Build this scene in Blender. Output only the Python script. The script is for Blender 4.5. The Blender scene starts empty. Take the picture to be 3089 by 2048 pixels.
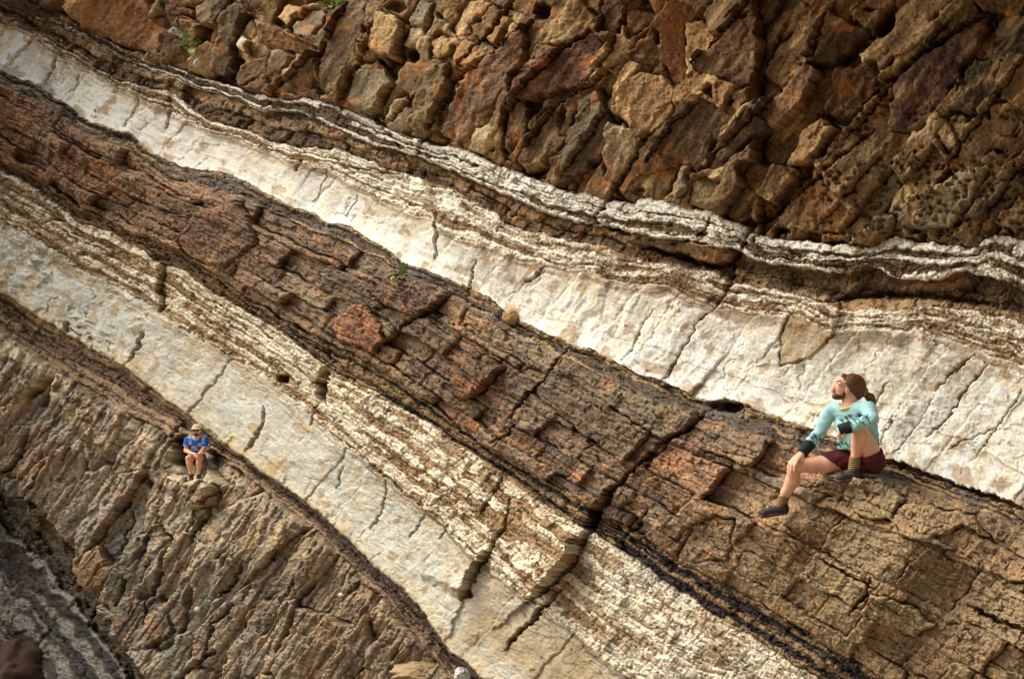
import bpy, math, random
import numpy as np
from mathutils import Vector, Matrix
R = math.radians
scn = bpy.context.scene
col = scn.collection

# ------------------------------------------------------------------ camera, light, exposure
PITCH = R(17)
CAM = np.array([0.0, 0.0, 1.6])
KX = 36.0 / 35.0                      # frame width over distance
RIGHT = np.array([1.0, 0.0, 0.0])
UP = np.array([0.0, -math.sin(PITCH), math.cos(PITCH)])
FWD = np.array([0.0, math.cos(PITCH), math.sin(PITCH)])
cd = bpy.data.cameras.new('camera'); cam = bpy.data.objects.new('camera', cd); col.objects.link(cam)
cd.lens = 35; cd.sensor_width = 36; cd.clip_end = 2000
cam.location = CAM; cam.rotation_euler = (math.pi / 2 + PITCH, 0, 0)
scn.camera = cam

SUN_EL, SUN_AZ = R(52), R(-88)        # soft high light raking in from the left
w = bpy.data.worlds.new('World'); scn.world = w; w.use_nodes = True
nt = w.node_tree
bg = nt.nodes['Background']
sky = nt.nodes.new('ShaderNodeTexSky'); sky.sky_type = 'NISHITA'; sky.sun_disc = False
sky.sun_elevation = SUN_EL; sky.sun_rotation = SUN_AZ
sky.air_density = 1.0; sky.dust_density = 6.0; sky.ozone_density = 0.6
nt.links.new(sky.outputs[0], bg.inputs[0]); bg.inputs[1].default_value = 0.08
sd = bpy.data.lights.new('sun', 'SUN'); sun = bpy.data.objects.new('sun', sd); col.objects.link(sun)
sd.energy = 1.85; sd.angle = R(58); sd.color = (1.0, 0.95, 0.86)
_d = Vector((math.sin(SUN_AZ) * math.cos(SUN_EL), math.cos(SUN_AZ) * math.cos(SUN_EL), math.sin(SUN_EL)))
sun.rotation_euler = _d.to_track_quat('Z', 'Y').to_euler()
vs = scn.view_settings
vs.view_transform = 'Standard'; vs.look = 'None'; vs.gamma = 1.0; vs.exposure = 1.08; vs.use_curve_mapping = False

# ------------------------------------------------------------------ numpy helpers
f32 = np.float32
def hash2(ix, iy, seed):
    h = (ix.astype(np.int64) * 374761393 + iy.astype(np.int64) * 668265263 + seed * 1442695041) & 0xFFFFFFFF
    h = ((h ^ (h >> 13)) * 1274126177) & 0xFFFFFFFF
    h = ((h ^ (h >> 15)) * 2246822519) & 0xFFFFFFFF
    return h ^ (h >> 16)
def rnd2(ix, iy, seed):
    return (hash2(ix, iy, seed) & 0xFFFFFF).astype(f32) / f32(0xFFFFFF)
_G = np.stack([np.cos(np.arange(64) * 2 * np.pi / 64), np.sin(np.arange(64) * 2 * np.pi / 64)], 1).astype(f32) * f32(1.5)
_rng = np.random.default_rng(7)
_P = np.concatenate([_rng.permutation(1024)] * 2).astype(np.int32)
def perlin(x, y, seed=0):
    x = np.asarray(x, f32); y = np.asarray(y, f32)
    fx = np.floor(x); fy = np.floor(y)
    ix = (fx.astype(np.int32) + seed * 131) & 1023; iy = (fy.astype(np.int32) + seed * 57) & 1023
    x = x - fx; y = y - fy
    u = x * x * x * (x * (x * 6 - 15) + 10); v = y * y * y * (y * (y * 6 - 15) + 10)
    ix1 = (ix + 1) & 1023; iy1 = (iy + 1) & 1023
    def g(a, b, dx, dy):
        k = _P[_P[a] + b] & 63
        return _G[k, 0] * dx + _G[k, 1] * dy
    n00 = g(ix, iy, x, y); n10 = g(ix1, iy, x - 1, y); n01 = g(ix, iy1, x, y - 1); n11 = g(ix1, iy1, x - 1, y - 1)
    a = n00 + u * (n10 - n00); b = n01 + u * (n11 - n01)
    return a + v * (b - a)
def fbm(x, y, seed=0, octv=4, gain=0.5):
    s = 0; a = 1.0; fr = 1.0
    for o in range(octv):
        s = s + a * perlin(x * f32(fr), y * f32(fr), seed + o * 3); a *= gain; fr *= 2.03
    return s
def sstep(a, b, x):
    t = np.clip((x - a) / (b - a), 0, 1); return t * t * (3 - 2 * t)
def voronoi(x, y, seed, jit=0.9, cen=False):
    ix = np.floor(x).astype(np.int32); iy = np.floor(y).astype(np.int32)
    f1 = np.full(x.shape, 9, f32); f2 = np.full(x.shape, 9, f32); cid = np.zeros(x.shape, np.int64)
    ox = np.zeros(x.shape, f32); oy = np.zeros(x.shape, f32)
    for dx in (-1, 0, 1):
        for dy in (-1, 0, 1):
            jx = ix + dx; jy = iy + dy
            px = jx + 0.5 + jit * (rnd2(jx, jy, seed) - 0.5); py = jy + 0.5 + jit * (rnd2(jx, jy, seed + 9) - 0.5)
            d = (x - px) ** 2 + (y - py) ** 2
            idv = (jx.astype(np.int64) + 5000) * 20000 + jy + 5000
            m = d < f1
            f2 = np.where(m, f1, np.minimum(f2, d)); cid = np.where(m, idv, cid); f1 = np.where(m, d, f1)
            if cen: ox = np.where(m, x - px, ox); oy = np.where(m, y - py, oy)
    if cen: return cid, np.sqrt(f1), np.sqrt(f2), ox, oy
    return cid, np.sqrt(f1), np.sqrt(f2)
def facets(x, y, seed, tilt=1.0, step=.5):
    '''broken stone: every cell its own tilted plane, in cell units'''
    c, a, b, ox, oy = voronoi(x, y, seed, .95, True)
    i, j = (c // 20000).astype(np.int32), (c % 20000).astype(np.int32)
    g1, g2, h = rnd2(i, j, seed + 1) - f32(.5), rnd2(i, j, seed + 2) - f32(.5), rnd2(i, j, seed + 3) - f32(.5)
    return tilt * 2 * (g1 * ox + g2 * oy) + step * h, b - a
def lin(c):
    c = np.asarray(c, float) / 255.0
    return np.where(c <= 0.04045, c / 12.92, ((c + 0.055) / 1.055) ** 2.4)
def interp_x(pts, xs):
    p = np.array(pts, float); x, y = p[:, 0], p[:, 1]
    o = np.interp(xs, x, y)
    l = xs < x[0]; o[l] = y[0] + (xs[l] - x[0]) * (y[1] - y[0]) / (x[1] - x[0])
    r = xs > x[-1]; o[r] = y[-1] + (xs[r] - x[-1]) * (y[-1] - y[-2]) / (x[-1] - x[-2])
    return o

# ------------------------------------------------------------------ the cliff: sampling grid (photo pixels, 3089 x 2048)
SC = 3089 / 2365.0                    # the traced points below are in units of a 2365 wide picture
def axis(lo, hi, c0, c1, step):
    core = list(np.arange(c0, c1, step)); out = []
    s, x = step, c1
    while x < hi: out.append(x); s = min(s * 1.08, 26); x += s
    pre = []; s, x = step, c0 - step
    while x > lo: pre.append(x); s = min(s * 1.08, 26); x -= s
    return np.array(pre[::-1] + core + out)
xs = axis(-620, 3900, -40, 3120, 2.45)
ys = axis(-560, 2700, -40, 2080, 2.45)
NX, NY = len(xs), len(ys)
X, Y = np.meshgrid(xs.astype(f32), ys.astype(f32))
FX, FY = X / f32(SC), Y / f32(SC)     # traced-point units

# bed boundaries, traced along the photograph
K = {}
K[1] = [(-300,-130),(0,-20),(60,0),(144,37),(250,96),(341,137),(437,168),(513,191),(612,222),(695,228),(763,240),(851,270),(893,297),(985,328),(1084,348),(1159,386),(1225,410),(1290,434),(1348,448),(1405,460),(1460,472),(1475,460),(1549,468),(1590,478),(1638,488),(1726,523),(1752,537),(1783,551),(1923,562),(2012,568),(2067,548),(2139,558),(2231,575),(2259,568),(2275,546),(2299,541),(2365,558),(2700,600)]
K[2] = [(-300,-110),(0,8),(144,62),(250,120),(341,160),(437,195),(520,225),(612,256),(698,262),(804,310),(869,337),(965,360),(1057,404),(1171,452),(1225,475),(1300,505),(1400,521),(1463,541),(1628,565),(1700,578),(1753,606),(1821,616),(1958,637),(1992,623),(2033,626),(2080,644),(2139,649),(2180,640),(2231,626),(2313,647),(2365,671),(2700,770)]
K[3] = [(-300,-90),(0,28),(61,55),(130,105),(191,140),(260,180),(322,200),(393,208),(430,240),(480,280),(560,300),(640,332),(695,341),(780,345),(851,373),(920,397),(1040,434),(1125,480),(1187,525),(1313,560),(1392,572),(1491,606),(1530,602),(1597,620),(1650,632),(1686,651),(1753,666),(1831,674),(1941,712),(2054,714),(2156,705),(2217,712),(2272,722),(2365,745),(2700,850)]
K[4] = [(-300,-70),(0,52),(61,72),(125,130),(170,143),(240,184),(300,217),(380,252),(425,277),(480,302),(560,322),(620,352),(690,378),(760,396),(831,441),(941,490),(999,500),(1010,530),(1060,548),(1130,570),(1187,592),(1255,613),(1351,627),(1460,657),(1529,653),(1580,678),(1645,705),(1676,712),(1741,722),(1818,726),(1923,765),(2033,760),(2129,764),(2180,780),(2248,804),(2300,821),(2365,842),(2700,960)]
K[5] = [(-300,-20),(0,161),(92,202),(144,239),(202,277),(240,291),(294,304),(342,345),(397,380),(472,393),(540,410),(613,443),(664,472),(715,492),(756,513),(804,521),(852,551),(930,603),(948,610),(982,623),(1057,651),(1125,685),(1177,726),(1248,763),(1317,791),(1378,815),(1426,839),(1481,863),(1525,880),(1597,914),(1665,924),(1741,941),(1799,966),(1883,990),(1950,1018),(2040,1055),(2101,1077),(2180,1112),(2259,1131),(2313,1152),(2365,1179),(2700,1330)]
K[6] = [(-300,10),(0,190),(92,235),(202,310),(294,345),(397,410),(472,430),(540,450),(613,480),(715,530),(804,560),(930,630),(1057,690),(1187,765),(1317,830),(1426,875),(1525,925),(1597,950),(1665,975),(1741,1000),(1799,1018),(1883,1050),(1960,1075),(2040,1100),(2101,1115),(2180,1150),(2259,1175),(2365,1225),(2700,1380)]
K[7] = [(-300,150),(0,365),(85,410),(185,480),(325,545),(430,590),(520,650),(620,720),(743,785),(860,845),(954,903),(1023,955),(1125,1026),(1187,1066),(1280,1120),(1351,1163),(1405,1194),(1494,1244),(1563,1288),(1672,1347),(1799,1418),(1916,1494),(2012,1551),(2200,1660),(2700,1960)]
K[8] = [(-300,180),(0,390),(85,437),(185,515),(246,531),(325,575),(373,606),(417,620),(496,678),(581,726),(681,794),(760,852),(818,883),(913,931),(995,982),(1101,1053),(1187,1107),(1255,1159),(1337,1213),(1364,1227),(1453,1281),(1563,1360),(1648,1418),(1710,1456),(1799,1510),(1950,1600),(2200,1750),(2700,2060)]
K[9] = [(-300,330),(0,505),(51,535),(185,619),(358,712),(427,760),(478,791),(613,872),(664,914),(725,970),(818,1046),(893,1107),(954,1158),(1023,1209),(1104,1290),(1159,1333),(1225,1387),(1300,1440),(1400,1530),(1500,1600),(1700,1750),(2700,2500)]
K[10] = [(-300,480),(0,674),(68,722),(144,767),(205,804),(273,838),(308,866),(410,941),(496,1006),(547,1043),(613,1094),(664,1131),(732,1179),(783,1227),(852,1295),(900,1335),(937,1370),(988,1430),(1040,1505),(1084,1541),(1150,1600),(1300,1740),(2700,2900)]
K[11] = [(-300,560),(0,760),(100,830),(205,895),(308,960),(400,1010),(440,1022),(500,1050),(560,1090),(613,1135),(664,1175),(732,1228),(783,1280),(840,1345),(900,1400),(960,1470),(1010,1530),(1050,1575),(1150,1680),(2700,3100)]
K[12] = [(-300,880),(0,1120),(45,1140),(110,1190),(160,1280),(195,1340),(255,1440),(295,1505),(330,1568),(400,1680),(2700,5000)]
K[13] = [(-300,920),(0,1190),(68,1262),(147,1350),(220,1450),(270,1530),(330,1640),(2700,5300)]
wx = fbm(X / 90, Y / 90, 11, 3) * 14
wy = fbm(X / 70, Y / 70, 21, 4) * 7 + fbm(X / 18, Y / 18, 25, 2) * 2.2
XW, YW = X + wx, Y + wy
BND = [np.full_like(X, -9000)]
for k in range(1, 14):
    b = interp_x([(a * SC, c * SC) for a, c in K[k]], xs).astype(f32)[None, :] + np.zeros_like(X)
    if k >= 12: b = b + fbm(X / 70, Y / 70, 17, 4) * 30
    BND.append(np.maximum(b, BND[-1] + 3) if k > 1 else b)
BND.append(np.full_like(X, 9000))
bed = np.zeros(X.shape, np.int32)
for k in range(1, 14): bed += (YW > BND[k])
A_, B_, C_, D_, E_, F_, G_, H_, I_, J_, N_, L_, M_, O_ = range(14)
F = np.zeros_like(X); TH = np.zeros_like(X)
for k in range(14):
    m = bed == k; lo, hi = BND[k][m], BND[k + 1][m]
    F[m] = (YW[m] - lo) / (hi - lo); TH[m] = hi - lo
inA, inO = bed == A_, bed == O_
F[inA] = np.clip((BND[1][inA] - YW[inA]) / 900, 0, 1)      # up from the base
F[inO] = np.clip((YW[inO] - BND[13][inO]) / 900, 0, 1)
DA = BND[1] - YW                                           # distance above the base of the upper rock
q = X * f32(.84) + Y * f32(.55)                            # along the beds
r = -X * f32(.55) + Y * f32(.84)                           # across them
uA = X * f32(.56) - Y * f32(.83); vA = X * f32(.83) + Y * f32(.56); _k = np.clip((X - 1300) / 1700, 0, 1); vS = X * .83 + Y * (.52 + .26 * _k); uS = X * (.54 + .1 * _k) - Y * .83    # along / across the joints

# ------------------------------------------------------------------ blocks: one label per block
lab = np.zeros(X.shape, np.int64)
def layered(m, seed, nlay, w0, w1, amp=5, jit=.8):
    n = fbm(X[m] / 160, Y[m] / 160, seed, 3)
    ff = F[m] + n * amp / np.maximum(TH[m], 30)
    rg = np.random.default_rng(seed); bw = rg.uniform(.4, 1.6, nlay); bb = np.cumsum(bw) / bw.sum()
    ly = np.searchsorted(bb, np.clip(ff, 0, .9999)).astype(np.int32)
    wl = rg.uniform(w0, w1, nlay + 1).astype(f32)[ly]
    qq = q[m] + r[m] * f32(.12) + fbm(X[m] / 60, Y[m] / 60, seed + 5, 3) * w0 * .10
    t = qq / wl; i = np.floor(t).astype(np.int32)
    b0 = i + jit * (rnd2(i, ly, seed) - .5)
    b1 = i + 1 + jit * (rnd2(i + 1, ly, seed) - .5)
    i = np.where(t < b0, i - 1, np.where(t >= b1, i + 1, i))
    return (ly.astype(np.int64) + 1) * 100000 + i + 40000
def bricks(p, q_, w_, wl, seed, jy=.75, jx=.8):
    t = p / w_; l = np.floor(t).astype(np.int32); z0 = np.zeros_like(l)
    bd = lambda k: k + jy * (rnd2(k, z0, seed) - .5)
    l = np.where(t < bd(l), l - 1, np.where(t >= bd(l + 1), l + 1, l))
    ep = np.minimum(t - bd(l), bd(l + 1) - t) * w_
    ww = wl * (.55 + .9 * rnd2(l, z0, seed + 1)); u = q_ / ww + 37 * rnd2(l, z0, seed + 2); i = np.floor(u).astype(np.int32)
    bx = lambda k: k + jx * (rnd2(k, l, seed + 3) - .5)
    i = np.where(u < bx(i), i - 1, np.where(u >= bx(i + 1), i + 1, i))
    return l, i, ep, np.minimum(u - bx(i), bx(i + 1) - u) * ww
BIG = 10 ** 9
m = bed == A_
sz = np.where(FX < 860, .62, 1.0) * (0.72 + .45 * sstep(0, 260, DA))
cid, f1, f2 = voronoi(((uS + fbm(X/60, Y/60, 31, 3)*6) / 420), ((vS + fbm(X/50, Y/50, 37, 3)*5) / 112), 3)
cid2, _, _ = voronoi(((uA + fbm(X/40, Y/40, 33, 3)*4) / 130), ((vA + fbm(X/40, Y/40, 39, 3)*3) / 60), 5)
small = (fbm(X / 230, Y / 230, 41, 2) > .55) | (FX < 840) | ((DA < 30) & (fbm(X / 90, Y / 90, 45, 2) > 0))
sl_l, sl_i, _, _ = bricks((vS + fbm(X / 90, Y / 90, 44, 3) * 9)[m], (uS + vS * .25 + fbm(X / 60, Y / 60, 46, 3) * 8)[m], np.where(FX[m] > 1750, 122, 96).astype(f32), 440, 48, .8, .85)
lab[m] = np.where(small[m], cid2[m] + 5 * 10 ** 8, (sl_l.astype(np.int64) + 200) * 3000 + sl_i + 1200)
for b, sd_, nl, w0, w1 in ((B_, 51, 5, 60, 150), (C_, 52, 2, 120, 300), (D_, 53, 9, 40, 110), (E_, 54, 1, 90, 240), (F_, 55, 3, 160, 380),
                          (G_, 56, 6, 100, 300), (H_, 57, 4, 40, 130), (I_, 58, 11, 40, 120), (J_, 59, 1, 120, 300), (N_, 60, 4, 120, 300), (M_, 61, 3, 100, 200), (O_, 62, 5, 160, 300)):
    mm = bed == b; lab[mm] = layered(mm, sd_, nl, w0, w1)
cidL, _, _ = voronoi(((uA + fbm(X/60, Y/60, 43, 3)*8) / 260), ((vA + fbm(X/50, Y/50, 47, 3)*5) / 78), 13)
m = bed == L_; lab[m] = cidL[m]
lab += bed.astype(np.int64) * BIG

# traced blocks of the upper rock: crop origin (full px), outline, height, tilt (gx, gy), colour, roundness
def T(ox, pts): return [((ox + a / 2.24) / SC, b / 2.24 / SC) for a, b in pts]
GREY, TAN, PURP, RUST, DARK, OLIVE, PALE, BROWN = (132,120,88), (176,140,84), (112,82,58), (148,102,52), (84,62,36), (124,106,66), (194,172,130), (124,92,50)
polys = [
 (0, [(560,-120),(1010,-120),(1000,100),(1110,190),(1060,360),(1000,395),(760,290),(620,200),(480,110)], 10, (.05,-.1), (164,112,66), 5),
 (0, [(1010,130),(1120,90),(1110,190),(1060,170)], -20, (.1,-.1), DARK, 4),
 (0, [(1110,210),(1140,150),(1290,250),(1260,300),(1180,270)], 22, (.1,.2), (192,180,150), 6),
 (0, [(1070,340),(1110,220),(1250,300),(1240,400),(1130,440)], 0, (.1,.0), (112,82,44), 5),
 (0, [(1420,480),(1490,250),(1560,20),(1700,40),(1600,260),(1570,480),(1500,520)], 34, (.2,-.2), (100,86,62), 5),
 (0, [(1620,320),(1650,240),(1700,270),(1690,370)], 26, (.1,.1), (190,184,160), 7),
 (0, [(1340,60),(1540,-60),(1560,20),(1490,160),(1380,180)], 14, (.2,-.1), (124,106,72), 4),
 (0, [(1100,20),(1330,60),(1300,130),(1130,90)], -10, (.1,-.3), (96,70,40), 4),
 (800, [(0,140),(210,260),(360,330),(340,420),(180,360),(0,300)], 24, (.1,-.1), (138,98,56), 4),
 (800, [(60,640),(240,430),(370,360),(330,600),(240,650)], 24, (.2,-.2), (98,72,44), 4),
 (800, [(180,190),(310,60),(400,60),(440,120),(330,270),(290,270),(190,230)], 20, (.1,.1), GREY, 8),
 (800, [(80,130),(150,30),(280,40),(170,185)], 14, (.1,.2), TAN, 8),
 (800, [(690,320),(780,80),(960,150),(900,410),(780,380)], 40, (.25,-.1), TAN, 9),
 (800, [(980,140),(1050,0),(1150,30),(1100,180),(1010,180)], 20, (.2,.2), GREY, 7),
 (800, [(950,280),(980,180),(1060,180),(1080,230),(1020,320),(940,300)], 26, (.1,.3), PALE, 8),
 (800, [(1140,290),(1230,225),(1330,280),(1290,390),(1150,410)], 34, (.0,.1), TAN, 10),
 (800, [(1290,400),(1380,275),(1480,320),(1510,420),(1430,480),(1310,470)], 40, (.1,.0), (164,124,66), 10),
 (800, [(1270,210),(1390,0),(1500,0),(1560,30),(1400,170),(1410,240),(1340,270)], 24, (.3,.1), TAN, 9),
 (800, [(1410,190),(1570,40),(1680,150),(1660,240),(1590,330),(1420,260)], 30, (.2,-.3), (140,100,48), 9),
 (800, [(580,690),(680,430),(780,410),(870,560),(770,740),(700,790)], 34, (.15,-.1), GREY, 6),
 (800, [(340,600),(480,90),(600,0),(700,0),(690,200),(540,560),(440,650)], 10, (.2,-.15), (92,68,40), 5),
 (800, [(820,760),(960,640),(975,800),(930,900),(830,870)], 4, (.1,.2), PALE, 6),
 (800, [(980,860),(1130,590),(1150,440),(1270,440),(1260,600),(1160,830),(1080,960)], 30, (.2,-.1), OLIVE, 6),
 (800, [(1210,920),(1340,600),(1600,370),(1792,190),(1800,400),(1620,700),(1450,800),(1400,960),(1280,960)], 44, (.35,-.25), PURP, 4),
 (800, [(1390,1020),(1440,870),(1560,840),(1530,1000),(1480,1040)], 20, (.1,.15), PALE, 6),
 (800, [(1610,1000),(1690,700),(1792,600),(1800,900),(1650,1060)], 26, (.3,-.2), (100,74,46), 4),
 (1550, [(30,690),(250,340),(400,330),(560,210),(640,300),(540,560),(330,640),(200,690)], 46, (.35,-.3), (102,66,50), 4),
 (1550, [(30,1100),(250,760),(380,700),(320,930),(400,930),(300,1040),(90,1180)], 34, (.3,-.2), (104,78,50), 4),
 (1550, [(330,1170),(440,840),(480,700),(600,600),(680,830),(660,1000),(560,1090),(430,1210)], 40, (.25,-.15), (108,94,68), 5),
 (1550, [(690,760),(740,590),(850,510),(1100,520),(1100,760),(960,900),(800,890)], 12, (-.05,.12), (188,150,100), 5),
 (1550, [(620,1210),(670,840),(870,900),(900,960),(790,1130),(700,1240)], 18, (-.1,.15), (176,156,116), 5),
 (1550, [(770,400),(980,140),(990,440),(960,465)], 30, (.1,-.2), PURP, 3),
 (1550, [(1000,420),(990,150),(1070,30),(1250,50),(1260,330),(1170,560),(1100,640)], 14, (.1,-.1), (142,94,58), 4),
 (1550, [(1180,540),(1170,170),(1270,130),(1400,260),(1290,400),(1230,530)], 8, (.0,.2), (190,156,98), 5),
 (1550, [(850,1180),(1110,800),(1250,650),(1500,780),(1400,920),(1260,1180),(1080,1130)], 46, (.3,-.3), (92,70,48), 4),
 (1550, [(1240,480),(1300,380),(1450,270),(1660,100),(1690,300),(1640,600),(1580,610)], 40, (.35,-.2), (110,80,54), 4),
 (1550, [(1320,640),(1380,590),(1400,690)], 20, (.1,.1), TAN, 9),
 (1550, [(1260,1180),(1500,900),(1700,680),(1792,660),(1800,760),(1580,1020),(1400,1160)], 44, (.35,-.3), (86,68,46), 4),
 (1550, [(1060,1290),(1140,1120),(1210,1130),(1180,1300),(1110,1340)], 30, (.1,.1), GREY, 9),
 (1550, [(1180,1380),(1220,1220),(1300,1200),(1420,1240),(1340,1420)], 24, (.1,.0), OLIVE, 8),
 (1550, [(770,260),(760,80),(940,60),(980,120),(830,250)], 0, (.2,-.2), BROWN, 4),
 (1550, [(610,240),(620,0),(760,0),(750,80),(740,240)], 20, (.3,-.2), (104,76,44), 4),
 (2289, [(30,800),(180,600),(330,430),(420,490),(300,700),(120,870)], 34, (.3,-.2), (122,80,58), 4),
 (2289, [(330,400),(400,230),(500,90),(760,220),(680,300),(560,430),(420,450)], 40, (.2,-.4), (88,66,42), 4),
 (2289, [(210,1120),(300,900),(430,800),(530,870),(420,1050),(270,1130)], 20, (.1,.05), (158,122,72), 7),
 (2289, [(440,760),(520,480),(840,430),(840,620),(560,840)], -40, (.2,-.3), (92,62,30), 4),
 (2289, [(830,600),(860,500),(1060,340),(1160,290),(980,520)], 16, (.1,.2), (164,138,86), 4),
 (2289, [(900,880),(940,590),(1130,400),(1500,90),(1600,80),(1440,400),(1200,760),(1100,900)], 44, (.3,-.3), (88,62,52), 4),
 (2289, [(1310,750),(1430,420),(1660,400),(1620,640),(1440,770)], 34, (.2,-.3), (80,70,44), 4),
 (2289, [(1580,360),(1600,120),(1792,80),(2100,60),(2100,360),(1690,380)], -60, (.2,-.5), (64,52,34), 4),  # set-back patch, its deep shade put into the colour
 (2289, [(1030,1530),(1170,1280),(1400,1150),(1580,1110),(1420,1400),(1290,1540)], 30, (.15,.0), (142,130,100), 5),
 (2289, [(1340,1480),(1440,1400),(1740,1160),(1900,1200),(1860,1300),(1560,1500)], 20, (.3,-.4), (76,64,46), 4),
]
PW = fbm(X / 45, Y / 45, 71, 3) * 7, fbm(X / 45, Y / 45, 77, 3) * 7
def inpoly(pts, m):
    x = (X[m] + PW[0][m]) / SC; y = (Y[m] + PW[1][m]) / SC; c = np.zeros(x.shape, bool)
    for (x0, y0), (x1, y1) in zip(pts, pts[1:] + pts[:1]):
        if y0 == y1: continue
        c ^= ((y0 > y) != (y1 > y)) & (x < (x1 - x0) * (y - y0) / (y1 - y0) + x0)
    return c
def window(pts, pad=30):
    a = np.array(pts) * SC
    i0, i1 = np.searchsorted(xs, (a[:, 0].min() - pad, a[:, 0].max() + pad)); j0, j1 = np.searchsorted(ys, (a[:, 1].min() - pad, a[:, 1].max() + pad))
    return slice(max(j0, 0), min(j1 + 1, NY)), slice(max(i0, 0), min(i1 + 1, NX))
TR = 30 * BIG
for n, (ox, pts, *_r) in enumerate(polys):
    P = T(ox, pts); wn = window(P); c = inpoly(P, wn) & (bed[wn] == A_)
    lab[wn][c] = TR + n
more_polys = [   # blocks below the upper rock, in traced-point units
 ([(1463,541),(1500,535),(1700,580),(1690,602),(1668,614),(1560,588),(1466,562)], 60, (.0,-.15), (134,104,80), 4),      # brown ledge under the white ribbons
 ([(1805,760),(1850,690),(1945,700),(1925,775),(1870,830),(1800,850)], 12, (.05,-.05), (166,146,112), 4),                   # brown plate on the white bed
 ([(765,758),(800,715),(850,700),(890,752),(893,787),(859,821),(830,800),(780,790)], 30, (.1,-.15), (166,108,66), 5),    # orange block
 ([(850,670),(945,630),(1040,682),(1026,703),(975,735),(890,705)], 44, (.1,-.2), (128,96,66), 4),
 ([(1025,895),(1060,860),(1110,800),(1165,850),(1146,880),(1110,905),(1070,925)], 40, (.1,-.2), (120,94,66), 5),
 ([(1312,805),(1440,860),(1520,890),(1610,950),(1590,990),(1530,1015),(1400,930),(1290,860)], 36, (.05,-.12), (126,108,78), 4),
 ([(1230,910),(1281,850),(1360,900),(1500,1000),(1440,1070),(1340,1000)], 18, (.1,-.1), (122,100,70), 4),
 ([(372,606),(417,620),(400,690),(372,720),(358,660)], -30, (.3,.0), (92,72,46), 4),
 ([(410,560),(455,490),(560,470),(600,560),(520,620),(440,600)], 34, (.1,-.1), (122,92,66), 5),
 ([(1960,1100),(2040,1105),(2090,1150),(2060,1200),(2000,1195),(1945,1150)], 30, (.1,.0), (140,120,84), 5),
 ([(2060,1200),(2090,1160),(2250,1190),(2300,1260),(2200,1270),(2090,1240)], 34, (.05,.02), (150,118,84), 5),
 ([(2160,1240),(2230,1215),(2365,1290),(2420,1340),(2330,1345)], 24, (.05,.05), (164,112,76), 4),
 ([(1990,1420),(2010,1370),(2100,1395),(2160,1440),(2110,1470)], 26, (.1,-.05), (166,142,96), 4),
 ([(1560,1300),(1600,1215),(1650,1185),(1700,1200),(1680,1290),(1620,1300)], 12, (.1,.1), (150,126,86), 7),
 ([(418,1122),(455,1106),(505,1122),(500,1160),(452,1176),(424,1160)], 46, (.0,.25), (150,128,92), 3),
 ([(402,1018),(424,1004),(436,1040),(438,1088),(420,1098),(406,1066)], -90, (.0,.0), (110,90,62), 3),
 ([(484,1040),(520,1060),(560,1110),(520,1120),(490,1090)], -50, (.1,.0), (120,98,70), 3),
 ([(160,1290),(230,1260),(260,1330),(215,1370),(175,1340)], 20, (.1,.1), (150,116,70), 6),
 ([(255,1430),(340,1370),(380,1400),(400,1460),(340,1500),(300,1505)], 16, (.1,.05), (122,100,70), 4),
]
for n, (P, *_r) in enumerate(more_polys):
    wn = window(P); lab[wn][inpoly(P, wn)] = TR + 100 + n

ul, inv = np.unique(lab, return_inverse=True); inv = inv.reshape(X.shape); nL = len(ul)
cnt = np.bincount(inv.ravel(), minlength=nL)
lbed = np.zeros(nL, int); lbed[inv.ravel()] = bed.ravel()
cx = np.bincount(inv.ravel(), weights=X.ravel(), minlength=nL) / cnt; cy = np.bincount(inv.ravel(), weights=Y.ravel(), minlength=nL) / cnt
rg = np.random.default_rng(5)
#            A   B   C   D   E   F   G   H   I   J   N   L   M   O
amp_h = np.array([30, 6, 10, 5, 5, 7, 24, 7, 5, 7, 6, 12, 10, 6.])[lbed]
amp_t = np.array([.34, .06, .12, .05, .06, .06, .16, .10, .05, .06, .06, .18, .12, .05])[lbed]
rndw = np.array([1.8, 2, 2.4, 1.6, 1.6, 2, 2.2, 2, 1.6, 1.8, 2, 2.2, 2, 2.])[lbed]
crk = np.array([44, 8, 14, 6, 3, 8, 20, 12, 6, 3, 8, 34, 12, 8.])[lbed]
h0 = rg.normal(0, .6, nL) * amp_h; gx = rg.normal(.35, .7, nL) * amp_t; gy = rg.normal(-.25, .7, nL) * amp_t
iA = np.where(lbed == A_)[0]; h0[iA] = rg.normal(0, 15, len(iA)) + 50 * perlin((cx[iA] * .83 + cy[iA] * .6) / 120, (cx[iA] * .56 - cy[iA] * .83) / 420, 9); kk = -rg.normal(.58, .26, len(iA)); ku = rg.normal(0, .10, len(iA)); gx[iA] = .83 * kk + .56 * ku; gy[iA] = .56 * kk - .83 * ku
iL = np.where(lbed == L_)[0]; h0[iL] = rg.normal(0, 14, len(iL)) + 46 * perlin(cx[iL] / 210, cy[iL] / 190, 12); kk = -rg.normal(.34, .22, len(iL)); ku = rg.normal(.05, .10, len(iL)); gx[iL] = .83 * kk + .56 * ku; gy[iL] = .56 * kk - .83 * ku
out_ = iA[(rg.random(len(iA)) < .13) & (cnt[iA] < 1500)]; h0[out_] -= 95
lcol = np.full((nL, 3), np.nan)
look = {int(v): i for i, v in enumerate(ul)}
for base, lst in ((0, [p[1:] for p in polys]), (100, more_polys)):
    for n, (P, hh, g, c, rw) in enumerate(lst):
        i = look.get(TR + base + n)
        if i is not None and base == 0 and rw < 7: g = (gx[i], gy[i]); rw = 2.4
        if i is not None: h0[i], gx[i], gy[i], rndw[i] = (hh + (h0[i] * .7 if base == 0 else 0)), g[0], g[1], rw * .62; lcol[i] = lin(c); crk[i] = 40 if base == 0 else 30
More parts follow.
